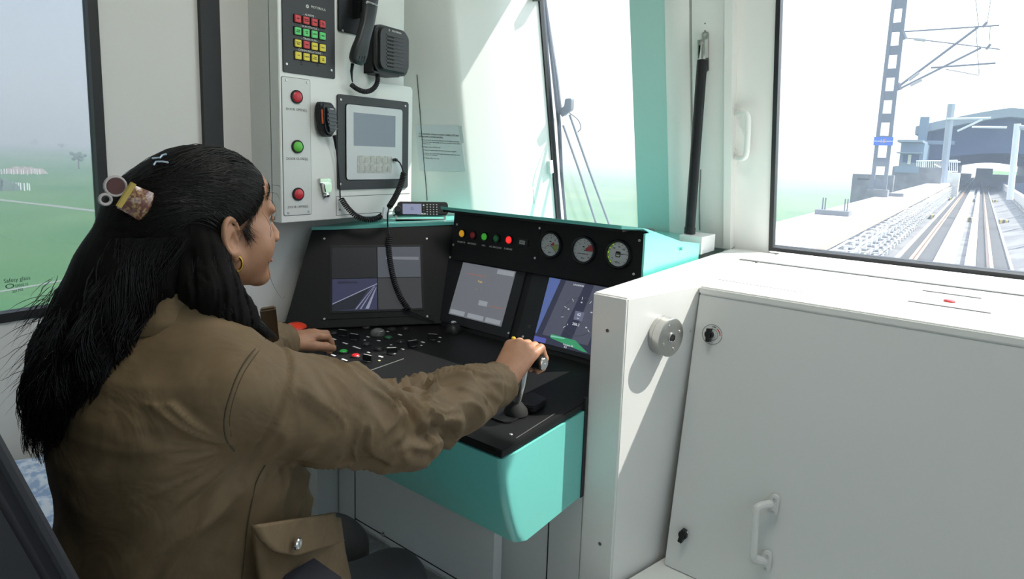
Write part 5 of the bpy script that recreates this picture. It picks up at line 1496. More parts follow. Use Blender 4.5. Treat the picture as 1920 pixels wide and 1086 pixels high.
HO = np.array([-1.0, .492, 1.215])            # middle of the head
def head_sdf(X, Y, Z):
    P = (X - HO[0], Y - HO[1], Z - HO[2])
    A = (np.abs(P[0]), P[1], P[2])
    d = el(P, (0, -.006, .040), (.073, .094, .083))
    d = smin(d, el(P, (0, .040, -.022), (.058, .058, .078)), .03)
    d = smin(d, el(P, (0, .054, .058), (.056, .042, .040)), .03)
    d = smin(d, rc(A, (.051, .004, -.048), (.014, .076, -.088), .020, .016), .03)
    d = smin(d, el(P, (0, .086, -.092), (.019, .015, .015)), .02)
    d = smin(d, el(A, (.037, .060, -.030), (.026, .028, .032)), .03)
    d = smin(d, el(A, (.026, .088, .028), (.026, .009, .008)), .014)
    d = smax(d, -el(A, (.031, .108, .010), (.017, .016, .011)), .012)
    d = smin(d, rc(P, (0, .096, .016), (0, .117, -.020), .0065, .0095), .012)
    d = smin(d, el(A, (.0105, .110, -.027), (.0085, .0105, .0075)), .008)
    d = smin(d, el(P, (0, .100, -.0535), (.021, .009, .0055)), .007)
    d = smin(d, el(P, (0, .098, -.0655), (.019, .009, .0065)), .006)
    d = smax(d, -el(A, (.0, .112, -.0592), (.021, .006, .0013)), .003)
    d = smin(d, rc(P, (0, -.015, -.05), (0, -.052, -.16), .050, .054), .03)
    # ear: tilted plate with helix rim, bowl and lobe
    c, s = math.cos(.45), math.sin(.45)
    E = (A[0] - .0725, A[1] + .004, A[2] + .012)
    ex = c * E[0] + s * E[1]; ey = -s * E[0] + c * E[1]; ez = E[2]
    ey2 = ey + .12 * ez
    R = (ex, ey2, ez)
    ear = el(R, (.004, -.004, .004), (.005, .0185, .031))
    rr = np.sqrt((ey2 + .004) ** 2 / .0175 ** 2 + (ez - .006) ** 2 / .028 ** 2)
    rim = np.sqrt(((rr - 1) * .021) ** 2 + (ex - .0085) ** 2) - .0036
    rim = np.where((ey2 > .006) & (ez < .014), .02, rim)
    ear = smin(ear, rim, .004)
    ear = smin(ear, el(R, (.005, .004, -.026), (.0055, .009, .010)), .006)
    ear = smin(ear, el(R, (.004, .0105, -.004), (.005, .0035, .006)), .004)
    ear = smax(ear, -el(R, (.011, .002, -.002), (.008, .0085, .013)), .004)
    d = smin(d, ear, .006)
    return d

def chain(P, pts, rad, k=.004):
    d = None
    for i in range(len(pts) - 1):
        q = rc(P, pts[i], pts[i + 1], rad[i], rad[i + 1]); d = q if d is None else smin(d, q, k)
    return d
# right hand around the lever grip (axis along X at y 1.15, z .866)
WR = np.array([-.808, 1.040, .838])
def rhand_sdf(X, Y, Z):
    P = (X, Y, Z)
    K = [(-.850, 1.128, .897), (-.828, 1.134, .902), (-.806, 1.136, .898), (-.785, 1.133, .888)]
    d = rc(P, WR - np.array((0, .06, .012)), WR, .026, .025)
    r0 = [.0145, .015, .0145, .0135]
    for i, k in enumerate(K):
        b = WR + np.array((-.018 + .012 * i, .012, .008))
        d = smin(d, rc(P, b, k, .019, r0[i] - .001), .016)
    L = [.0, .003, .001, -.004]
    for i, k in enumerate(K):
        x = k[0]
        f = [k, (x + .001, 1.166 + L[i], .896), (x + .003, 1.180 + L[i], .868), (x + .004, 1.166, .848), (x + .004, 1.148, .845)]
        d = smin(d, chain(P, f, [.0118, .0108, .0100, .0092, .0082], .003), .005)
    th = [(-.832, 1.060, .838), (-.862, 1.098, .840), (-.868, 1.128, .846), (-.858, 1.150, .842)]
    d = smin(d, chain(P, th, [.019, .0145, .0115, .0095], .006), .010)
    return d
LW_ = np.array([-1.392, .925, .842])
def lhand_sdf(X, Y, Z):
    P = (X + .030, Y + .036, Z + .005)
    d = rc(P, LW_ - np.array((-.03, .06, -.012)), LW_, .025, .024)
    K = [(-1.372, 1.010, .842), (-1.392, 1.018, .845), (-1.412, 1.016, .841), (-1.430, 1.008, .833)]
    for i, k in enumerate(K):
        b = LW_ + np.array((.016 - .012 * i, .014, .0))
        d = smin(d, rc(P, b, k, .018, .0125), .016)
    for i, k in enumerate(K):
        x = k[0]
        ln = [1.0, 1.1, 1.04, .86][i]
        f = [k, (x - .001, k[1] + .036 * ln, k[2] - .010), (x - .003, k[1] + .052 * ln, k[2] - .036 * ln), (x - .003, k[1] + .046 * ln, k[2] - .056 * ln)]
        d = smin(d, chain(P, f, [.0115, .0102, .0094, .0082], .003), .005)
    th = [(-1.372, .945, .834), (-1.350, .985, .826), (-1.340, 1.018, .818), (-1.343, 1.044, .806)]
    d = smin(d, chain(P, th, [.018, .0135, .0115, .0095], .006), .010)
    return d

# arm skeletons (shoulder, elbow, wrist)
RA = [np.array((-.848, .455, .985)), np.array((-.775, .705, .862)), np.array((-.806, 1.030, .840))]
LA = [np.array((-1.160, .455, 1.000)), np.array((-1.275, .660, .880)), np.array((-1.418, .880, .840))]
def torso_d(X, Y, Z, off=0.0):
    zt = np.array([.44, .55, .70, .80, .90, .97, 1.02, 1.06, 1.09, 1.13])
    cy = np.interp(Z, zt, [.47, .455, .445, .440, .430, .425, .425, .432, .438, .445])
    a = np.interp(Z, zt, [.205, .210, .200, .192, .195, .196, .178, .130, .085, .070]) + off
    b = np.interp(Z, zt, [.190, .192, .186, .178, .166, .150, .128, .100, .075, .066]) + off
    q = np.sqrt(((X + 1.0) / a) ** 2 + ((Y - cy) / b) ** 2)
    d = (q - 1) * np.minimum(a, b)
    return np.maximum(np.maximum(d, .50 - Z), Z - 1.10).astype(f32)
def arm_t(P, A):
    """distance along the arm and angle round it"""
    out = None
    L0 = 0
    for a, b in ((A[0], A[1]), (A[1], A[2])):
        d = b - a; L = np.linalg.norm(d); d = d / L
        t = np.clip((P[:, 0] - a[0]) * d[0] + (P[:, 1] - a[1]) * d[1] + (P[:, 2] - a[2]) * d[2], 0, L)
        q = a + t[:, None] * d; r = np.linalg.norm(P - q, axis=1)
        up = np.array((0, 0, 1.0)) - d * d[2]; up /= np.linalg.norm(up); sd = np.cross(d, up)
        an = np.arctan2((P - q) @ sd, (P - q) @ up)
        if out is None: out = [t, r, an]
        else:
            c = r < out[1]; out = [np.where(c, L0 + t, out[0]), np.where(c, r, out[1]), np.where(c, an, out[2])]
        L0 += L
    return out
def sleeve_d(P, A, k=.03):
    d = rc(P, A[0], A[0] * .45 + A[1] * .55, .080, .072)
    d = smin(d, rc(P, A[0] * .45 + A[1] * .55, A[1], .072, .057), k)
    d = smin(d, rc(P, A[1], A[1] * .5 + A[2] * .5, .057, .051), k)
    d = smin(d, rc(P, A[1] * .5 + A[2] * .5, A[2], .051, .049), k)
    return d
def jacket_sdf(X, Y, Z):
    P = (X, Y, Z)
    d = torso_d(X, Y, Z)
    for A in (RA, LA):
        s = sleeve_d(P, A)
        v = A[2] - A[1]; v = v / np.linalg.norm(v); e = A[2] + v * .004       # open cuff
        cut = (X - e[0]) * v[0] + (Y - e[1]) * v[1] + (Z - e[2]) * v[2]
        s = np.maximum(s, cut)
        inner = np.maximum(rc(P, A[2] - v * .07, A[2] + v * .1, .041), -(cut + .045))
        s = smax(s, -inner, .004)
        d = smin(d, s, .035)
    # yoke over the shoulders
    d = smin(d, rc(P, (-1.10, .44, 1.035), (-.90, .44, 1.035), .052), .05)
    d = smin(d, rc(P, (-1.045, .44, 1.075), (-.955, .44, 1.075), .05), .04)
    # hollow at the neck
    d = smax(d, -rc(P, (-1.0, .45, 1.10), (-1.0, .455, 1.25), .058), .012)
    return d
def jacket_mesh():
    V, F = surfnet(jacket_sdf, (-1.52, .20, .48), (-.66, 1.10, 1.17), .0045)
    # light smoothing, then cloth folds pushed along the normals
    for _ in range(2):
        acc = np.zeros_like(V); c = np.zeros(len(V))
        for i in range(4):
            a, b = F[:, i], F[:, (i + 1) % 4]
            np.add.at(acc, a, V[b]); np.add.at(acc, b, V[a]); np.add.at(c, a, 1); np.add.at(c, b, 1)
        V = V * .4 + .6 * acc / c[:, None]
    nrm = np.zeros_like(V); fn = np.cross(V[F[:, 2]] - V[F[:, 0]], V[F[:, 3]] - V[F[:, 1]])
    for i in range(4): np.add.at(nrm, F[:, i], fn)
    nrm /= np.linalg.norm(nrm, axis=1)[:, None] + 1e-12
    X, Y, Z = V.T
    disp = np.zeros(len(V))
    td = torso_d(X, Y, Z)
    for A, sg in ((RA, 1), (LA, -1)):
        t, r, an = arm_t(V, A)
        on = np.clip((t - .015) / .06, 0, 1) * np.clip((.15 - r) / .04, 0, 1)
        on *= 1 - np.clip((-td + .0) / .03, 0, 1)
        L1 = np.linalg.norm(A[1] - A[0]); LT = L1 + np.linalg.norm(A[2] - A[1])
        # rings of creases, tight near the elbow and towards the cuff, slanting round the arm
        w = vnoise(t * 9 + 3, an * 1.1 + 20, t * 0 + 5.5)
        f1 = ridge(vnoise(t * 23 + 2.2 * np.sin(an + 1.0 + w * 3) + 4, an * .9 + 30, t * 0 + 1.5)) ** 2.2
        f2 = ridge(vnoise(t * 42 + 2.6 * np.sin(an * 1.0 + 2.2) + 9, an * 1.3 + 11, t * 0 + 7.5)) ** 2
        near = .45 + .9 * np.exp(-((t - L1 * 1.12) / .12) ** 2) + .35 * np.clip((t - L1) / .2, 0, 1)
        near *= np.clip((LT - .030 - t) / .03, .25, 1)
        disp += on * (near * (.021 * (f1 ** 1.5 - .22) + .007 * (f2 - .33)))
        # cuff band
        disp += np.where((np.abs(t - (LT - .052)) < .004) & (r < .08), -.0022, 0) * on
        disp += np.where((t > LT - .010) & (r < .08), .0012, 0)
    # folds fanning out from the right armpit over the back, and sagging rolls low down
    for ax_, s in ((np.array((-.800, .46, .925)), 1), (np.array((-1.20, .46, .925)), -1)):
        dv = V - ax_; rr = np.linalg.norm(dv, axis=1); th = np.arctan2(dv[:, 2], -s * dv[:, 0] * .9 - dv[:, 1] * .55)
        fan = ridge(vnoise(th * 6.5 + 40, rr * 5 + 3, th * 0 + 2.5)) ** 1.8
        disp += (1 - np.clip((td - .0) / .02, 0, 1)) * np.exp(-((rr - .12) / .12) ** 2) * (1 - np.exp(-(rr / .06) ** 2)) * .0130 * (fan - .35) * (Z < 1.0)
    ang = np.arctan2(X + 1.0, -(Y - .44))
    sag = ridge(vnoise(Z * 15 + 1.5 * np.cos(ang * 1.4) + 5 + 1.2 * vnoise(ang * 2 + 9, Z * 4, Z * 0), ang * .8 + 8, Z * 0 + 3.5)) ** 2
    disp += (1 - np.clip(td / .02, 0, 1)) * np.clip((.93 - Z) / .10, 0, 1) * .0150 * (sag - .35)
    fine = vnoise(X * 45 + 60, Y * 45 + 60, Z * 45 + 60) - .5
    disp += .0016 * fine
    # armhole seam
    for A in (RA, LA):
        t, r, an = arm_t(V, A)
        v = A[1] - A[0]; v = v / np.linalg.norm(v); pl = (V - (A[0] + v * .035)) @ v
        near = (np.linalg.norm(V - (A[0] + v * .035), axis=1) < .125)
        disp += np.where(near, -.0035 * np.exp(-(pl / .0035) ** 2) + .0018 * np.exp(-((pl - .010) / .004) ** 2), 0)
    # centre-back yoke seam and side seam
    V = V + nrm * disp[:, None]
    return V, F

skin = mat('brown_skin', (.40, .20, .115), .48, sss=.12, bump=(160, .10, .0012), var=(30, (.34, .16, .09), .4, .65))
khaki = mat('khaki_cotton', (.158, .103, .050), .72, bump=(1400, .25, .0004), var=(18, (.128, .083, .040), .35, .65))
def crumple(m):
    nt = m.node_tree; b = nt.nodes['Principled BSDF']; old = b.inputs['Normal'].links[0].from_node
    tc = nt.nodes.new('ShaderNodeTexCoord'); n = nt.nodes.new('ShaderNodeTexNoise'); n.inputs['Scale'].default_value = 9; n.inputs['Detail'].default_value = 3; n.inputs['Distortion'].default_value = 1.2
    nt.links.new(tc.outputs['Object'], n.inputs['Vector'])
    bp = nt.nodes.new('ShaderNodeBump'); bp.inputs['Strength'].default_value = .40; bp.inputs['Distance'].default_value = .018
    nt.links.new(n.outputs['Fac'], bp.inputs['Height']); nt.links.new(bp.outputs[0], old.inputs['Normal'])
crumple(khaki)
hairm = mat('black_hair', (.0060, .0048, .0042), .46, spec=.32)

def person():
    # ---- one body mesh: head and neck, hands, trunk and legs under the clothes
    VH, FH = surfnet(head_sdf, (-1.11, .36, 1.03), (-.89, .64, 1.36), .0024)
    VR, FR = surfnet(rhand_sdf, (-.90, .95, .79), (-.74, 1.22, .95), .0019)
    VL, FL = surfnet(lhand_sdf, (-1.53, .79, .735), (-1.32, 1.11, .90), .0021)
    def under(X, Y, Z):
        P = (X, Y, Z)
        d = torso_d(X, Y, Z, -.035)
        d = smin(d, rc(P, (-1.0, .44, 1.0), (-1.0, .46, 1.12), .05), .03)
        for A in (RA, LA):
            d = smin(d, chain(P, A, [.045, .036, .026], .02), .03)
        for s in (-1, 1):
            d = smin(d, chain(P, [(-1.0 + s * .09, .45, .49), (-1.0 + s * .10, .80, .42), (-1.0 + s * .10, .84, .10), (-1.0 + s * .10, .91, .05)], [.08, .055, .042, .035], .03), .03)
        return d
    VU, FU = surfnet(under, (-1.46, .24, .0), (-.70, 1.06, 1.2), .011)
    V = np.concatenate([VH, VR, VL, VU]); o1 = len(VH); o2 = o1 + len(VR); o3 = o2 + len(VL)
    F = np.concatenate([FH, FR + o1, FL + o2, FU + o3])
    base = Vector((-1.0, .45, 0.0))
    me = npmesh('person', V - np.array(base), F, skin)
    o = bpy.data.objects.new('person', me); _link(o, None, Matrix.Translation(base))
    setp(o, 'seated train driver in a khaki jacket, long dark hair, hand on the lever', 'person')

    # ---- jacket
    VJ, FJ = jacket_mesh()
    mj = npmesh('jacket', VJ, FJ, khaki)
    jk = obj('jacket', mj, None, o, Matrix(), label='khaki cotton jacket with creased sleeves')
    bvh = BVHTree.FromPolygons([tuple(v) for v in VJ], [tuple(int(i) for i in f) for f in FJ])
    def hit(x, y, off=0.0):
        d = Vector(ray(x, y)).normalized(); r = bvh.ray_cast(Vector(EYE), d)
        if r[0] is None: return None
        return r[0] + r[1] * off * (1 if r[1].dot(d) < 0 else -1)
    # collar
    bm = bmesh.new(); rings = []
    for k in range(36):
        a = 2 * math.pi * k / 36
        if math.cos(a) > .93: continue
        rings.append(a)
    rows = []
    for a in sorted(rings, key=lambda q: (q - .4) % (2 * math.pi)):
        c = Vector((-1.0 + .075 * math.sin(a), .445 + .078 * math.cos(a), 0)); n = Vector((math.sin(a), math.cos(a), 0))
        lift = .030 * max(0, math.cos(a))
        rows.append([bm.verts.new(c + n * q[0] + Vector((0, 0, q[1] - lift * .8))) for q in ((.006, 1.070), (-.004, 1.118), (.004, 1.124), (.022, 1.092), (.030, 1.072))])
    for A, B in zip(rows, rows[1:]):
        for i in range(4): bm.faces.new((A[i], A[i + 1], B[i + 1], B[i]))
    me_c = mesh_of('collar', bm, khaki)
    cl = obj('collar', me_c, None, o, Matrix(), recenter=False)
    sm = cl.modifiers.new('s', 'SOLIDIFY'); sm.thickness = .005
    # turned-up collar point seen past the hair
    cp = [Vector(ony(x, y, .585)) for x, y in ((487, 582), (517, 577), (524, 640), (494, 650))]
    bm = bmesh.new(); A = [bm.verts.new(p) for p in cp]; B = [bm.verts.new(p + Vector((-.02, .012, .0))) for p in cp]
    bm.faces.new(A); bm.faces.new(B[::-1])
    for i in range(4): bm.faces.new((A[i], B[i], B[(i + 1) % 4], A[(i + 1) % 4]))
    bmesh.ops.recalc_face_normals(bm, faces=bm.faces[:]); bevel(bm, .003)
    cpo = obj('collar_point', bm, khaki, o)
    # ---- patch pocket and flap on the right hip, laid on the jacket surface
    def patch(name, outline_px, off, thick, parent, m=khaki, n=14, lift=None):
        xs = [p[0] for p in outline_px]; 
        # grid between left and right polylines
        Lp, Rp = outline_px[0], outline_px[1]
        bm = bmesh.new(); g = []
        for i in range(n + 1):
            t = i / n; row = []
            def pl(Q):
                f = t * (len(Q) - 1); j = min(int(f), len(Q) - 2); u = f - j
                return (Q[j][0] * (1 - u) + Q[j + 1][0] * u, Q[j][1] * (1 - u) + Q[j + 1][1] * u)
            a, b = pl(Lp), pl(Rp)
            for k in range(n + 1):
                u = k / n; x, y = a[0] * (1 - u) + b[0] * u, a[1] * (1 - u) + b[1] * u
                h = hit(x, y, off)
                row.append((x, y, h))
            g.append(row)
        # fit a plane to smooth the cloth
        pts = np.array([tuple(h) for r in g for _, _, h in r if h is not None]); md = np.median(pts, 0); pts = pts[np.linalg.norm(pts - md, axis=1) < .14]; c = pts.mean(0)
        u_, s_, vt = np.linalg.svd(pts - c); nn = Vector(vt[2]); cc = Vector(c)
        if nn.dot(Vector(EYE) - cc) < 0: nn = -nn
        vs = []
        for r in g:
            rv = []
            for x, y, h in r:
                d = Vector(ray(x, y)); p = Vector(EYE) + d * ((cc + nn * off - Vector(EYE)).dot(nn) / d.dot(nn))
                if h is not None and (h - p).length < .02: p = p * .45 + h * .55
                rv.append(bm.verts.new(p + nn * thick * .3))
            vs.append(rv)
        for i in range(n):
            for k in range(n): bm.faces.new((vs[i][k], vs[i + 1][k], vs[i + 1][k + 1], vs[i][k + 1]))
        bmesh.ops.recalc_face_normals(bm, faces=bm.faces[:])
        me = mesh_of(name, bm, m)
        ob = obj(name, me, None, parent, Matrix(), recenter=False)
        s = ob.modifiers.new('s', 'SOLIDIFY'); s.thickness = thick; s.offset = 0
        return ob, cc, nn
    pk, _, _ = patch('hip_pocket', ([(473, 990), (478, 1040), (486, 1100)], [(632, 970), (640, 1030), (655, 1100)]), .010, .010, o)
    fl, fc, fn = patch('pocket_flap', ([(471, 985), (486, 1012), (510, 1034), (548, 1043)], [(623, 962), (628, 985), (636, 1005), (641, 1014)]), .024, .007, o)
    h = hit(557, 1020, 0) or fc
    d = Vector(ray(557, 1020)); p = Vector(EYE) + d * ((fc + fn * .036 - Vector(EYE)).dot(fn) / d.dot(fn))
    q = fn.to_track_quat('Z', 'Y').to_matrix().to_4x4(); q.translation = p
    obj('snap_button', lathe([(.0085, 0), (.0085, .003), (.007, .0045), (.003, .005), (0, .004)], 22), chrome, fl, q)
    # side seam stitched down the back panel
    sp = [hit(x, y, .0008) for x, y in ((497, 872), (480, 905), (470, 950), (462, 1000), (456, 1060), (453, 1084))]
    sp = [s for s in sp if s is not None]
    if len(sp) > 2: obj('side_seam', tube(spline(sp, 4), .0011, 5), mat('seam_thread', (.06, .044, .024), .8), jk)
    for off, pts in ((0, ((498, 636), (474, 660), (450, 695), (432, 740), (421, 785), (424, 822), (440, 846))), (9, ((500, 640), (480, 662), (456, 697), (438, 740), (428, 785), (431, 818)))):
        sp = [hit(x + off * .3, y, .0004) for x, y in pts]; sp = [q for q in sp if q is not None]
        if len(sp) > 3: obj('sleeve_seam', tube(spline(sp, 5), .0012 if off == 0 else .0006, 5), mat('seam_thread', (.06, .044, .024), .8), jk)

    # ---- trousers and shoes
    def trou(X, Y, Z):
        P = (X, Y, Z); d = None
        for s in (-1, 1):
            q = chain(P, [(-1.0 + s * .09, .42, .50), (-1.0 + s * .10, .80, .42), (-1.0 + s * .10, .84, .12)], [.108, .078, .060], .03)
            d = q if d is None else smin(d, q, .03)
        d = d + .004 * (vnoise(X * 22 + 9, Y * 22 + 9, Z * 22 + 9) - .5)
        return np.maximum(d, .09 - Z)
    VT, FT = surfnet(trou, (-1.26, .28, .06), (-.74, 1.0, .66), .008)
    obj('trousers', npmesh('trousers', VT, FT, mat('black_trousers', (.012, .012, .014), .8)), None, o, Matrix())
    for s in (-1, 1):
        def shoe(X, Y, Z):
            P = (X, Y, Z); d = rc(P, (-1.0 + s * .10, .82, .055), (-1.0 + s * .10, 1.02, .035), .046, .036)
            d = smin(d, rc(P, (-1.0 + s * .10, .83, .08), (-1.0 + s * .10, .84, .12), .045, .042), .02); return np.maximum(d, .002 - Z)
        VS, FS = surfnet(shoe, (-1.07 + s * .10, .74, -.01), (-.93 + s * .10, 1.10, .17), .007)
        obj('shoe', npmesh('shoe', VS, FS, rubber), None, o, Matrix())

    # ---- face details
    eye = mat('eye_white', (.42, .40, .38), .3); iris = mat('iris', (.03, .015, .01), .1)
    for s in (-1, 1):
        e = lathe([(0, -.0115), (.0081, -.0081), (.0115, 0), (.0081, .0081), (0, .0115)], 16)
        ce = Vector(HO) + Vector((s * .031, .0835, .010))
        ob = obj('eyeball', e, eye, o, Matrix.Translation(ce))
        obj('iris', lathe([(.0052, 0), (.004, .0012), (0, .0016)], 14), iris, ob, Matrix.Translation(ce + Vector((0, .0103, 0))) @ Matrix.Rotation(-math.pi / 2, 4, 'X'))
        # lids and lashes
        P = [ce + Vector((s * .014 * (-1 + 2 * k / 8) * s, .0105 - .004 * abs(-1 + 2 * k / 8) ** 2 * 1.6, .0045 - .004 * (-1 + 2 * k / 8) ** 2)) for k in range(9)]
        obj('upper_lid', tube(P, .0028, 6), skin, o)
        obj('lashes', tube([p + Vector((0, .0035, .0005)) for p in P], .0009, 5), hairm, o)
        P = [Vector(HO) + Vector((s * (.012 + .036 * k / 8), .0985 - .0200 * (k / 8) ** 2.0, .0315 + .006 * math.sin(k / 8 * 2.2))) for k in range(9)]
        obj('eyebrow', tube(P, [.0016, .0024, .0027, .0027, .0025, .0022, .0018, .0014, .0009], 6), hairm, o)
    lipm = mat('lip_skin', (.30, .10, .08), .4)
    for z, r in ((-.0545, .0030), (-.0652, .0036)):
        P = [Vector(HO) + Vector((.020 * (-1 + 2 * k / 8), .1075 - .0085 * (-1 + 2 * k / 8) ** 2, z + (.002 if z > -.06 else -.001) * (1 - (-1 + 2 * k / 8) ** 2))) for k in range(9)]
        obj('lip', tube(P, [r * q for q in (.3, .7, .9, 1, 1, 1, .9, .7, .3)], 8), lipm, o)
    gold = mat('gold', (.83, .55, .14), .2, 1.0)
    ec = Vector(HO) + Vector((.0735, .006, -.052))
    bm = bmesh.new(); P = [ec + Vector((.003 * math.sin(2 * math.pi * k / 20), .0085 * math.sin(2 * math.pi * k / 20), .0125 * math.cos(2 * math.pi * k / 20))) for k in range(21)]
    obj('gold_earring', tube(P, .0025, 8), gold, o, label='gold hoop earring')
    rg = Vector((-.8495, 1.143, .897))
    P = [rg + Vector((.0118 * math.cos(2 * math.pi * k / 18), .003 * math.sin(2 * math.pi * k / 18), .0118 * math.sin(2 * math.pi * k / 18))) for k in range(19)]
    rn = obj('finger_ring', tube(P, .0016, 6), gold, o, label='gold ring with a yellow stone')
    obj('ring_stone', lathe([(.0045, 0), (.0055, .003), (.004, .006), (0, .0065)], 10), mat('yellow_stone', (.80, .55, .05), .3), rn, Matrix.Translation(rg + Vector((-.001, -.001, .0115))))
    nail = mat('finger_nail', (.55, .32, .25), .25)

    # ---- hair: a smooth cap, a falling mass and many strands
    H = Vector(HO)
    def hair_sdf(X, Y, Z):
        P = (X - HO[0], Y - HO[1], Z - HO[2]); A = (np.abs(P[0]), P[1], P[2])
        cap = el(P, (0, -.010, .046), (.084, .106, .087))
        cap = smin(cap, el(P, (0, -.085, .035), (.058, .045, .05)), .03)
        yl = np.interp(P[2], [-.12, -.05, -.022, .0, .012, .030, .050, .068, .085, .12], [-.03, -.028, -.016, .014, .030, .050, .070, .092, .098, .10]).astype(f32)
        yl = yl + .006 * (vnoise(P[2] * 90 + 40, P[0] * 60 + 40, P[0] * 0) - .5)
        cap = smax(cap, (P[1] - yl) * .7, .014)
        d = cap
        d = smin(d, chain(P, [(0, -.085, .0), (-.004, -.118, -.06), (-.010, -.150, -.13), (-.020, -.165, -.195), (-.034, -.180, -.262), (-.05, -.190, -.325)], [.070, .066, .064, .068, .056, .016], .03), .04)
        d = smin(d, chain(P, [(.066, -.035, -.03), (.080, -.040, -.085), (.088, -.012, -.135), (.080, .038, -.176)], [.030, .036, .032, .012], .02), .03)
        d = smin(d, chain(P, [(-.066, -.035, -.03), (-.080, -.04, -.085), (-.10, -.04, -.15), (-.105, -.03, -.20)], [.030, .034, .03, .01], .02), .03)
        # strand-like grooves
        an = np.arctan2(P[0], -(P[1] + .02))
        g = vnoise(an * 26 + 1.5 * np.sin(P[2] * 18) + 60, P[2] * 7 + 30, P[0] * 0 + 4.5)
        lowm = np.clip((-.02 - P[2]) / .06, 0, 1)
        d = d + (.003 + .010 * lowm) * (.5 - ridge(g)) * .8
        return d
    VW, FW_ = surfnet(hair_sdf, (-1.17, .24, .86), (-.87, .62, 1.37), .0036)
    hair = obj('hair', npmesh('hair', VW, FW_, mat('hair_mass', (.0045, .0036, .0032), .75, spec=.12)), None, o, Matrix(), label='long wavy black hair')
    hb = BVHTree.FromPolygons([tuple(v) for v in VW], [tuple(int(i) for i in f) for f in FW_])
    verts = []; faces = []
    def strand(P, r):
        b0 = len(verts); n = len(P); up = None
        for i in range(n):
            t = (P[min(i + 1, n - 1)] - P[max(i - 1, 0)]); t = t.normalized() if t.length > 1e-7 else Vector((0, 0, -1))
            up = t.orthogonal().normalized() if up is None else (up - t * up.dot(t)).normalized()
            b = t.cross(up); s = i / (n - 1); rr = r * min(1, s * 6 + .25) * (1 - max(0, s - .55) / .45 * .85)
            for k in range(3):
                a = 2.0944 * k; v = P[i] + (up * math.cos(a) + b * math.sin(a)) * rr; verts.append(tuple(v))
        for i in range(n - 1):
            for k in range(3):
                faces.append((b0 + i * 3 + k, b0 + i * 3 + (k + 1) % 3, b0 + i * 3 + 3 + (k + 1) % 3, b0 + i * 3 + 3 + k))
    def on_hair(p, off):
        q = hb.find_nearest(p)
        return q[0] + q[1] * off
    R = random.Random(3)
    clipP = H + Vector((0, -.118, .040))
    # swept-back strands on the cap
    for i in range(760):
        u = R.uniform(-1, 1); z = R.random()
        # roots along the hairline
        rz = -.012 + .098 * z; ry = float(np.interp(rz, [-.02, .0, .012, .030, .050, .068, .085], [-.012, .014, .030, .050, .070, .090, .096])) - .006 * R.random()
        side = 1 if R.random() < .75 else -1
        rx = side * .075 * math.sqrt(max(0, 1 - (rz / .09) ** 2)) if rz > .03 else side * .078
        if z > .86: rx = R.uniform(-.05, .06)
        root = H + Vector((rx, ry, rz)); end = clipP + Vector((side * R.uniform(.0, .05), R.uniform(-.01, .03), R.uniform(-.05, .02)))
        P = []
        for k in range(11):
            t = k / 10; p = root.lerp(end, t) + Vector((side * .03, 0, .028 + .02 * z)) * math.sin(math.pi * t)
            P.append(on_hair(p, .0012 + .0016 * R.random() * (.3 + math.sin(math.pi * t))))
        strand(P, R.uniform(.0005, .0010))
    # falling strands round the back mass
    G = [(0, -.085, .0), (-.004, -.118, -.06), (-.010, -.150, -.13), (-.020, -.165, -.195), (-.034, -.180, -.262), (-.05, -.190, -.325)]
    GR = [.072, .068, .067, .074, .066, .045]
    locks = [(R.uniform(-2.3, 2.3), R.uniform(0, 6.3), R.uniform(.006, .016), R.uniform(9, 15), R.uniform(.70, 1.06), R.uniform(.94, 1.10), R.gauss(0, .014)) for _ in range(90)]
    for i in range(2900):
        a, ph, wv, fq, L, f, drift0 = locks[i % 90] if R.random() < .8 else (R.uniform(-2.3, 2.3), R.uniform(0, 6.3), R.uniform(.003, .011), R.uniform(12, 20), R.uniform(.62, 1.05), R.uniform(.9, 1.1), 0)
        a += R.gauss(0, .055); f += R.gauss(0, .025); L = min(1.06, L + R.gauss(0, .05)); ph += R.gauss(0, .25); P = []
        drift = drift0 + R.gauss(0, .006)
        n = 18
        for k in range(n):
            s = k / (n - 1) * L * (len(G) - 1); s = min(s, len(G) - 1.001); j = int(s); u = s - j
            c = Vector(G[j]).lerp(Vector(G[j + 1]), u); r = GR[j] * (1 - u) + GR[j + 1] * u
            aa = a + .25 * math.sin(ph + s * 1.1) + drift * s * 3
            p = c + Vector((math.sin(aa) * r * 1.02, -math.cos(aa) * r * .98, 0)) * f
            lowm = min(1, s / 2)
            p += Vector((math.sin(ph + s * fq / 5), math.cos(ph * 1.7 + s * fq / 5), 0)) * wv * lowm
            P.append(H + p)
        strand(P, R.uniform(.0005, .0012))
    # front lock beside the neck
    G2 = [(.066, -.035, -.03), (.080, -.040, -.085), (.088, -.012, -.135), (.080, .030, -.172), (.074, .055, -.190)]
    for i in range(300):
        a = R.uniform(0, 6.3); P = []; L = R.uniform(.6, 1.0); ph = R.uniform(0, 6)
        for k in range(12):
            s = min(k / 11 * L * 4, 3.999); j = int(s); u = s - j
            c = Vector(G2[j]).lerp(Vector(G2[j + 1]), u); r = (.031, .038, .035, .026, .020)[j] * (1 - u) + (.031, .038, .035, .026, .020)[j + 1] * u
            P.append(H + c + Vector((math.cos(a) * r, math.sin(a) * r, 0)) * R.uniform(.93, 1.0) + Vector((.003 * math.sin(ph + s * 3), .003 * math.cos(ph + s * 3), 0)))
        strand(P, R.uniform(.0007, .0013))
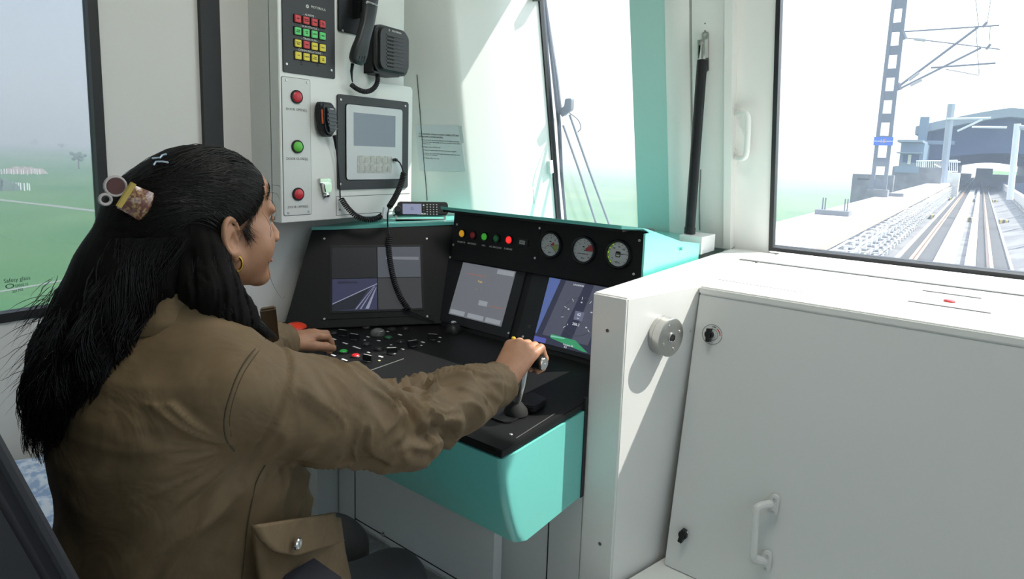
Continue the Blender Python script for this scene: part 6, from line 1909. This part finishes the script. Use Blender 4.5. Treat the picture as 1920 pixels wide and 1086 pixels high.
    # flyaways: at the outer ends, by the temple and under the chin
    for i in range(110):
        z0 = R.uniform(-.20, -.06); a = R.uniform(-.9, .5)
        c = Vector((0, -.13 + .2 * (z0 + .06), z0)); p0 = c + Vector((math.sin(a) * .085, -math.cos(a) * .085, 0))
        dr = Vector((math.sin(a) * R.uniform(.2, 1), -math.cos(a), R.uniform(-1.6, .1))).normalized() * R.uniform(.02, .06)
        P = [H + p0 + dr * (k / 6) + Vector((0, 0, -.022 * (k / 6) ** 2)) + Vector((R.gauss(0, .001), R.gauss(0, .001), 0)) for k in range(7)]
        strand(P, R.uniform(.0003, .0006))
    for p in ([(.058, .060, .030), (.062, .074, .0), (.060, .072, -.035), (.052, .075, -.075), (.048, .086, -.105), (.050, .100, -.128), (.052, .106, -.122)],
              [(.052, .070, .052), (.056, .084, .040), (.056, .088, .020), (.053, .084, .002)], [(.05, .076, .06), (.05, .094, .055), (.046, .102, .042)], [(.04, .09, .07), (.04, .105, .068), (.036, .110, .060)]):
        strand(spline([H + Vector(q) for q in p], 5), .00035)
    fb = BVHTree.FromPolygons([tuple(v) for v in VH], [tuple(int(i) for i in f) for f in FH])
    for i in range(420):
        z = R.random(); rz = -.006 + .088 * z; ry = float(np.interp(rz, [-.03, -.012, .0, .012, .030, .050, .068, .085], [.03, .028, .028, .034, .050, .068, .088, .094]))
        side = 1 if R.random() < .85 else -1
        p = H + Vector((side * (.078 if rz < .05 else .060), ry - .006, rz)); ln = R.uniform(.006, .024) * (1.5 if rz < .012 else .8)
        dr = Vector((0, R.uniform(.25, .9), R.uniform(-1.0, -.35) if rz < .05 else R.uniform(-.6, .2))).normalized()
        P = []
        for k in range(6):
            q = fb.find_nearest(p + dr * ln * k / 5 + Vector((0, -.004 * (k / 5) ** 2, 0))); P.append(q[0] + q[1] * (.0042 * (1 - k / 5) + .0006))
        strand(P, R.uniform(.0002, .00042))
    me_s = npmesh('strands', np.array(verts), np.array(faces), hairm)
    st = obj('hair_strands', me_s, None, hair, Matrix(), kind='stuff')

    # ---- claw clip and slide
    dd = Vector(ray(252, 377)).normalized(); rh = hb.ray_cast(Vector(EYE), dd)
    cpos = rh[0] - dd * .010 if rh[0] is not None else onx(252, 377, -.96)
    back = -dd; ui = (onx(262, 384, -.95) - onx(242, 374, -.95)).normalized()
    CP = Fr(cpos, ui, Vector((0, 0, 1)))
    tor = mat('tortoiseshell', (.13, .040, .035), .18, coat=.5, var=(220, (.36, .23, .11), .46, .6))
    cl_t = obj('claw_clip', None or (lambda: (lambda bm: bm)(_clip_shell()))(), tor, o, CP.M, label='brown speckled claw clip')
    obj('clip_bar', tube([(-.0165, -.018, .008), (-.0165, .020, .010)], .0042, 8), mat('clip_gold', (.50, .36, .08), .35), cl_t, CP.M)
    for (a, b, r0) in ((-.032, .006, .013), (-.034, -.016, .007)):
        obj('clip_loop', tube([(a + r0 * math.cos(q), b + r0 * math.sin(q), .004) for q in [2 * math.pi * k / 20 for k in range(21)]], .0022, 6), mat('clip_clear', (.45, .40, .40), .2), cl_t, CP.M)
    obj('clip_wing', prism([(-.032 + .011 * math.cos(q), .006 + .011 * math.sin(q)) for q in [2 * math.pi * k / 20 for k in range(20)]], .002, .006), mat('clip_maroon', (.09, .03, .03), .3), cl_t, CP.M)
    wl = mat('pale_blue_slide', (.55, .66, .82), .25)
    for pts in (((288, 300), (302, 299), (306, 294), (314, 292)), ((290, 312), (294, 306), (306, 306), (316, 308))):
        Q = []
        for x, y in pts:
            d = Vector(ray(x, y)).normalized(); r = hb.ray_cast(Vector(EYE), d)
            if r[0] is not None: Q.append(r[0] + r[1] * .003)
        if len(Q) > 2: obj('hair_slide', tube(Q, .0014, 6), wl, o)
    return o

def _clip_shell():
    bm = bmesh.new(); g = []
    for i in range(9):
        row = []
        for j in range(9):
            u = -1 + 2 * i / 8; v = -1 + 2 * j / 8
            w = .017 + .003 * v * v
            row.append(bm.verts.new((.006 + u * w, v * (.021 + .002 * u), .012 - .007 * v * v - .005 * u * u)))
        g.append(row)
    bot = [[bm.verts.new(v.co + Vector((0, 0, -.003))) for v in r] for r in g]
    for i in range(8):
        for j in range(8):
            bm.faces.new((g[i][j], g[i + 1][j], g[i + 1][j + 1], g[i][j + 1])); bm.faces.new((bot[i][j], bot[i][j + 1], bot[i + 1][j + 1], bot[i + 1][j]))
    for i in range(8):
        for (A, B) in ((g[i][0], bot[i][0]), ):
            bm.faces.new((g[i][0], bot[i][0], bot[i + 1][0], g[i + 1][0])); bm.faces.new((g[i][8], g[i + 1][8], bot[i + 1][8], bot[i][8]))
            bm.faces.new((g[0][i], g[0][i + 1], bot[0][i + 1], bot[0][i])); bm.faces.new((g[8][i], bot[8][i], bot[8][i + 1], g[8][i + 1]))
    bmesh.ops.recalc_face_normals(bm, faces=bm.faces[:])
    return bm
person()

# ================================================================== seat, bag, cloth
def seat():
    t = thing('driver_seat', (-1.0, .40, 0), 'black seat of the driver with piped backrest at lower left', 'chair')  # the train driver's seat
    lea = mat('black_upholstery', (.014, .014, .018), .62, bump=(500, .2, .0004))
    obj('cushion', newbox(-1.22, -.78, .20, .70, .30, .395, .03, 4), lea, t)
    BF = Fr((-1.0, .300, .40), (1, 0, 0), (0, -.40, 1))
    bk = obj('backrest', prism(rrect(0, .36, .43, .72, .07, 6), .0, .0 + .001), lea, t, BF.M) if False else None
    BF = Fr((-1.0, .345, .40), (1, 0, 0), (0, -.30, 1))
    pl = rrect(0, .40, .44, .86, .08, 6)
    obj('backrest', prism(pl, .0, .11, .02, 3), lea, t, BF.M)
    P = [(x * .985, .40 + (y - .40) * .99, -.002) for x, y in pl]; P.append(P[0])
    obj('piping', tube([BF.w(*p) for p in P], .007, 8), mat('grey_piping', (.03, .03, .036), .5), t)
    P2 = [BF.w(x, y, .112) for x, y, _ in P]
    obj('piping', tube(P2, .007, 8), mat('grey_piping', (.03, .03, .036), .5), t)
    obj('armrest', newbox(-.775, -.705, .18, .53, .655, .705, .022, 4), mat('navy_armrest', (.030, .030, .042), .6), t)
    obj('armrest_bracket', tube([(-.775, .22, .45), (-.74, .22, .66)], .014, 8), blackm, t)
    obj('pedestal', lathe([(.20, 0), (.20, .02), (.08, .05), (.07, .30), (0, .30)], 28), blackm, t, Matrix.Translation((-1.0, .45, 0)))
seat()
def bag():
    t = thing('black_bag', (-1.66, .36, 0), 'black bag standing against the left wall behind the driver', 'bag')
    obj('bag_body', newbox(-1.86, -1.46, .22, .56, 0, .475, .06, 4), mat('black_nylon', (.010, .010, .011), .8, bump=(90, .5, .004)), t)
    obj('side_pocket', newbox(-1.80, -1.52, .555, .60, .06, .32, .03, 3), mat('black_nylon', (.010, .010, .011), .8), t)
    # pale blue cloth draped on top
    bm = bmesh.new(); g = []
    for i in range(25):
        row = []
        for j in range(21):
            x = -1.85 + .39 * i / 24; y = .23 + .32 * j / 20
            z = .510 + .012 * math.sin(x * 31 + y * 17) + .010 * math.sin(y * 43 - x * 23) + .006 * math.sin(x * 80 + 2) + .02 * (y - .3)
            row.append(bm.verts.new((x, y, z)))
        g.append(row)
    for i in range(24):
        for j in range(20): bm.faces.new((g[i][j], g[i + 1][j], g[i + 1][j + 1], g[i][j + 1]))
    c = obj('folded_cloth', bm, mat('pale_blue_cloth', (.30, .40, .58), .85, var=(50, (.62, .68, .76), .45, .6)), label='crumpled pale blue cloth on the black bag by the wall', cat='cloth')
    s = c.modifiers.new('s', 'SOLIDIFY'); s.thickness = .028; s.offset = 1
bag()
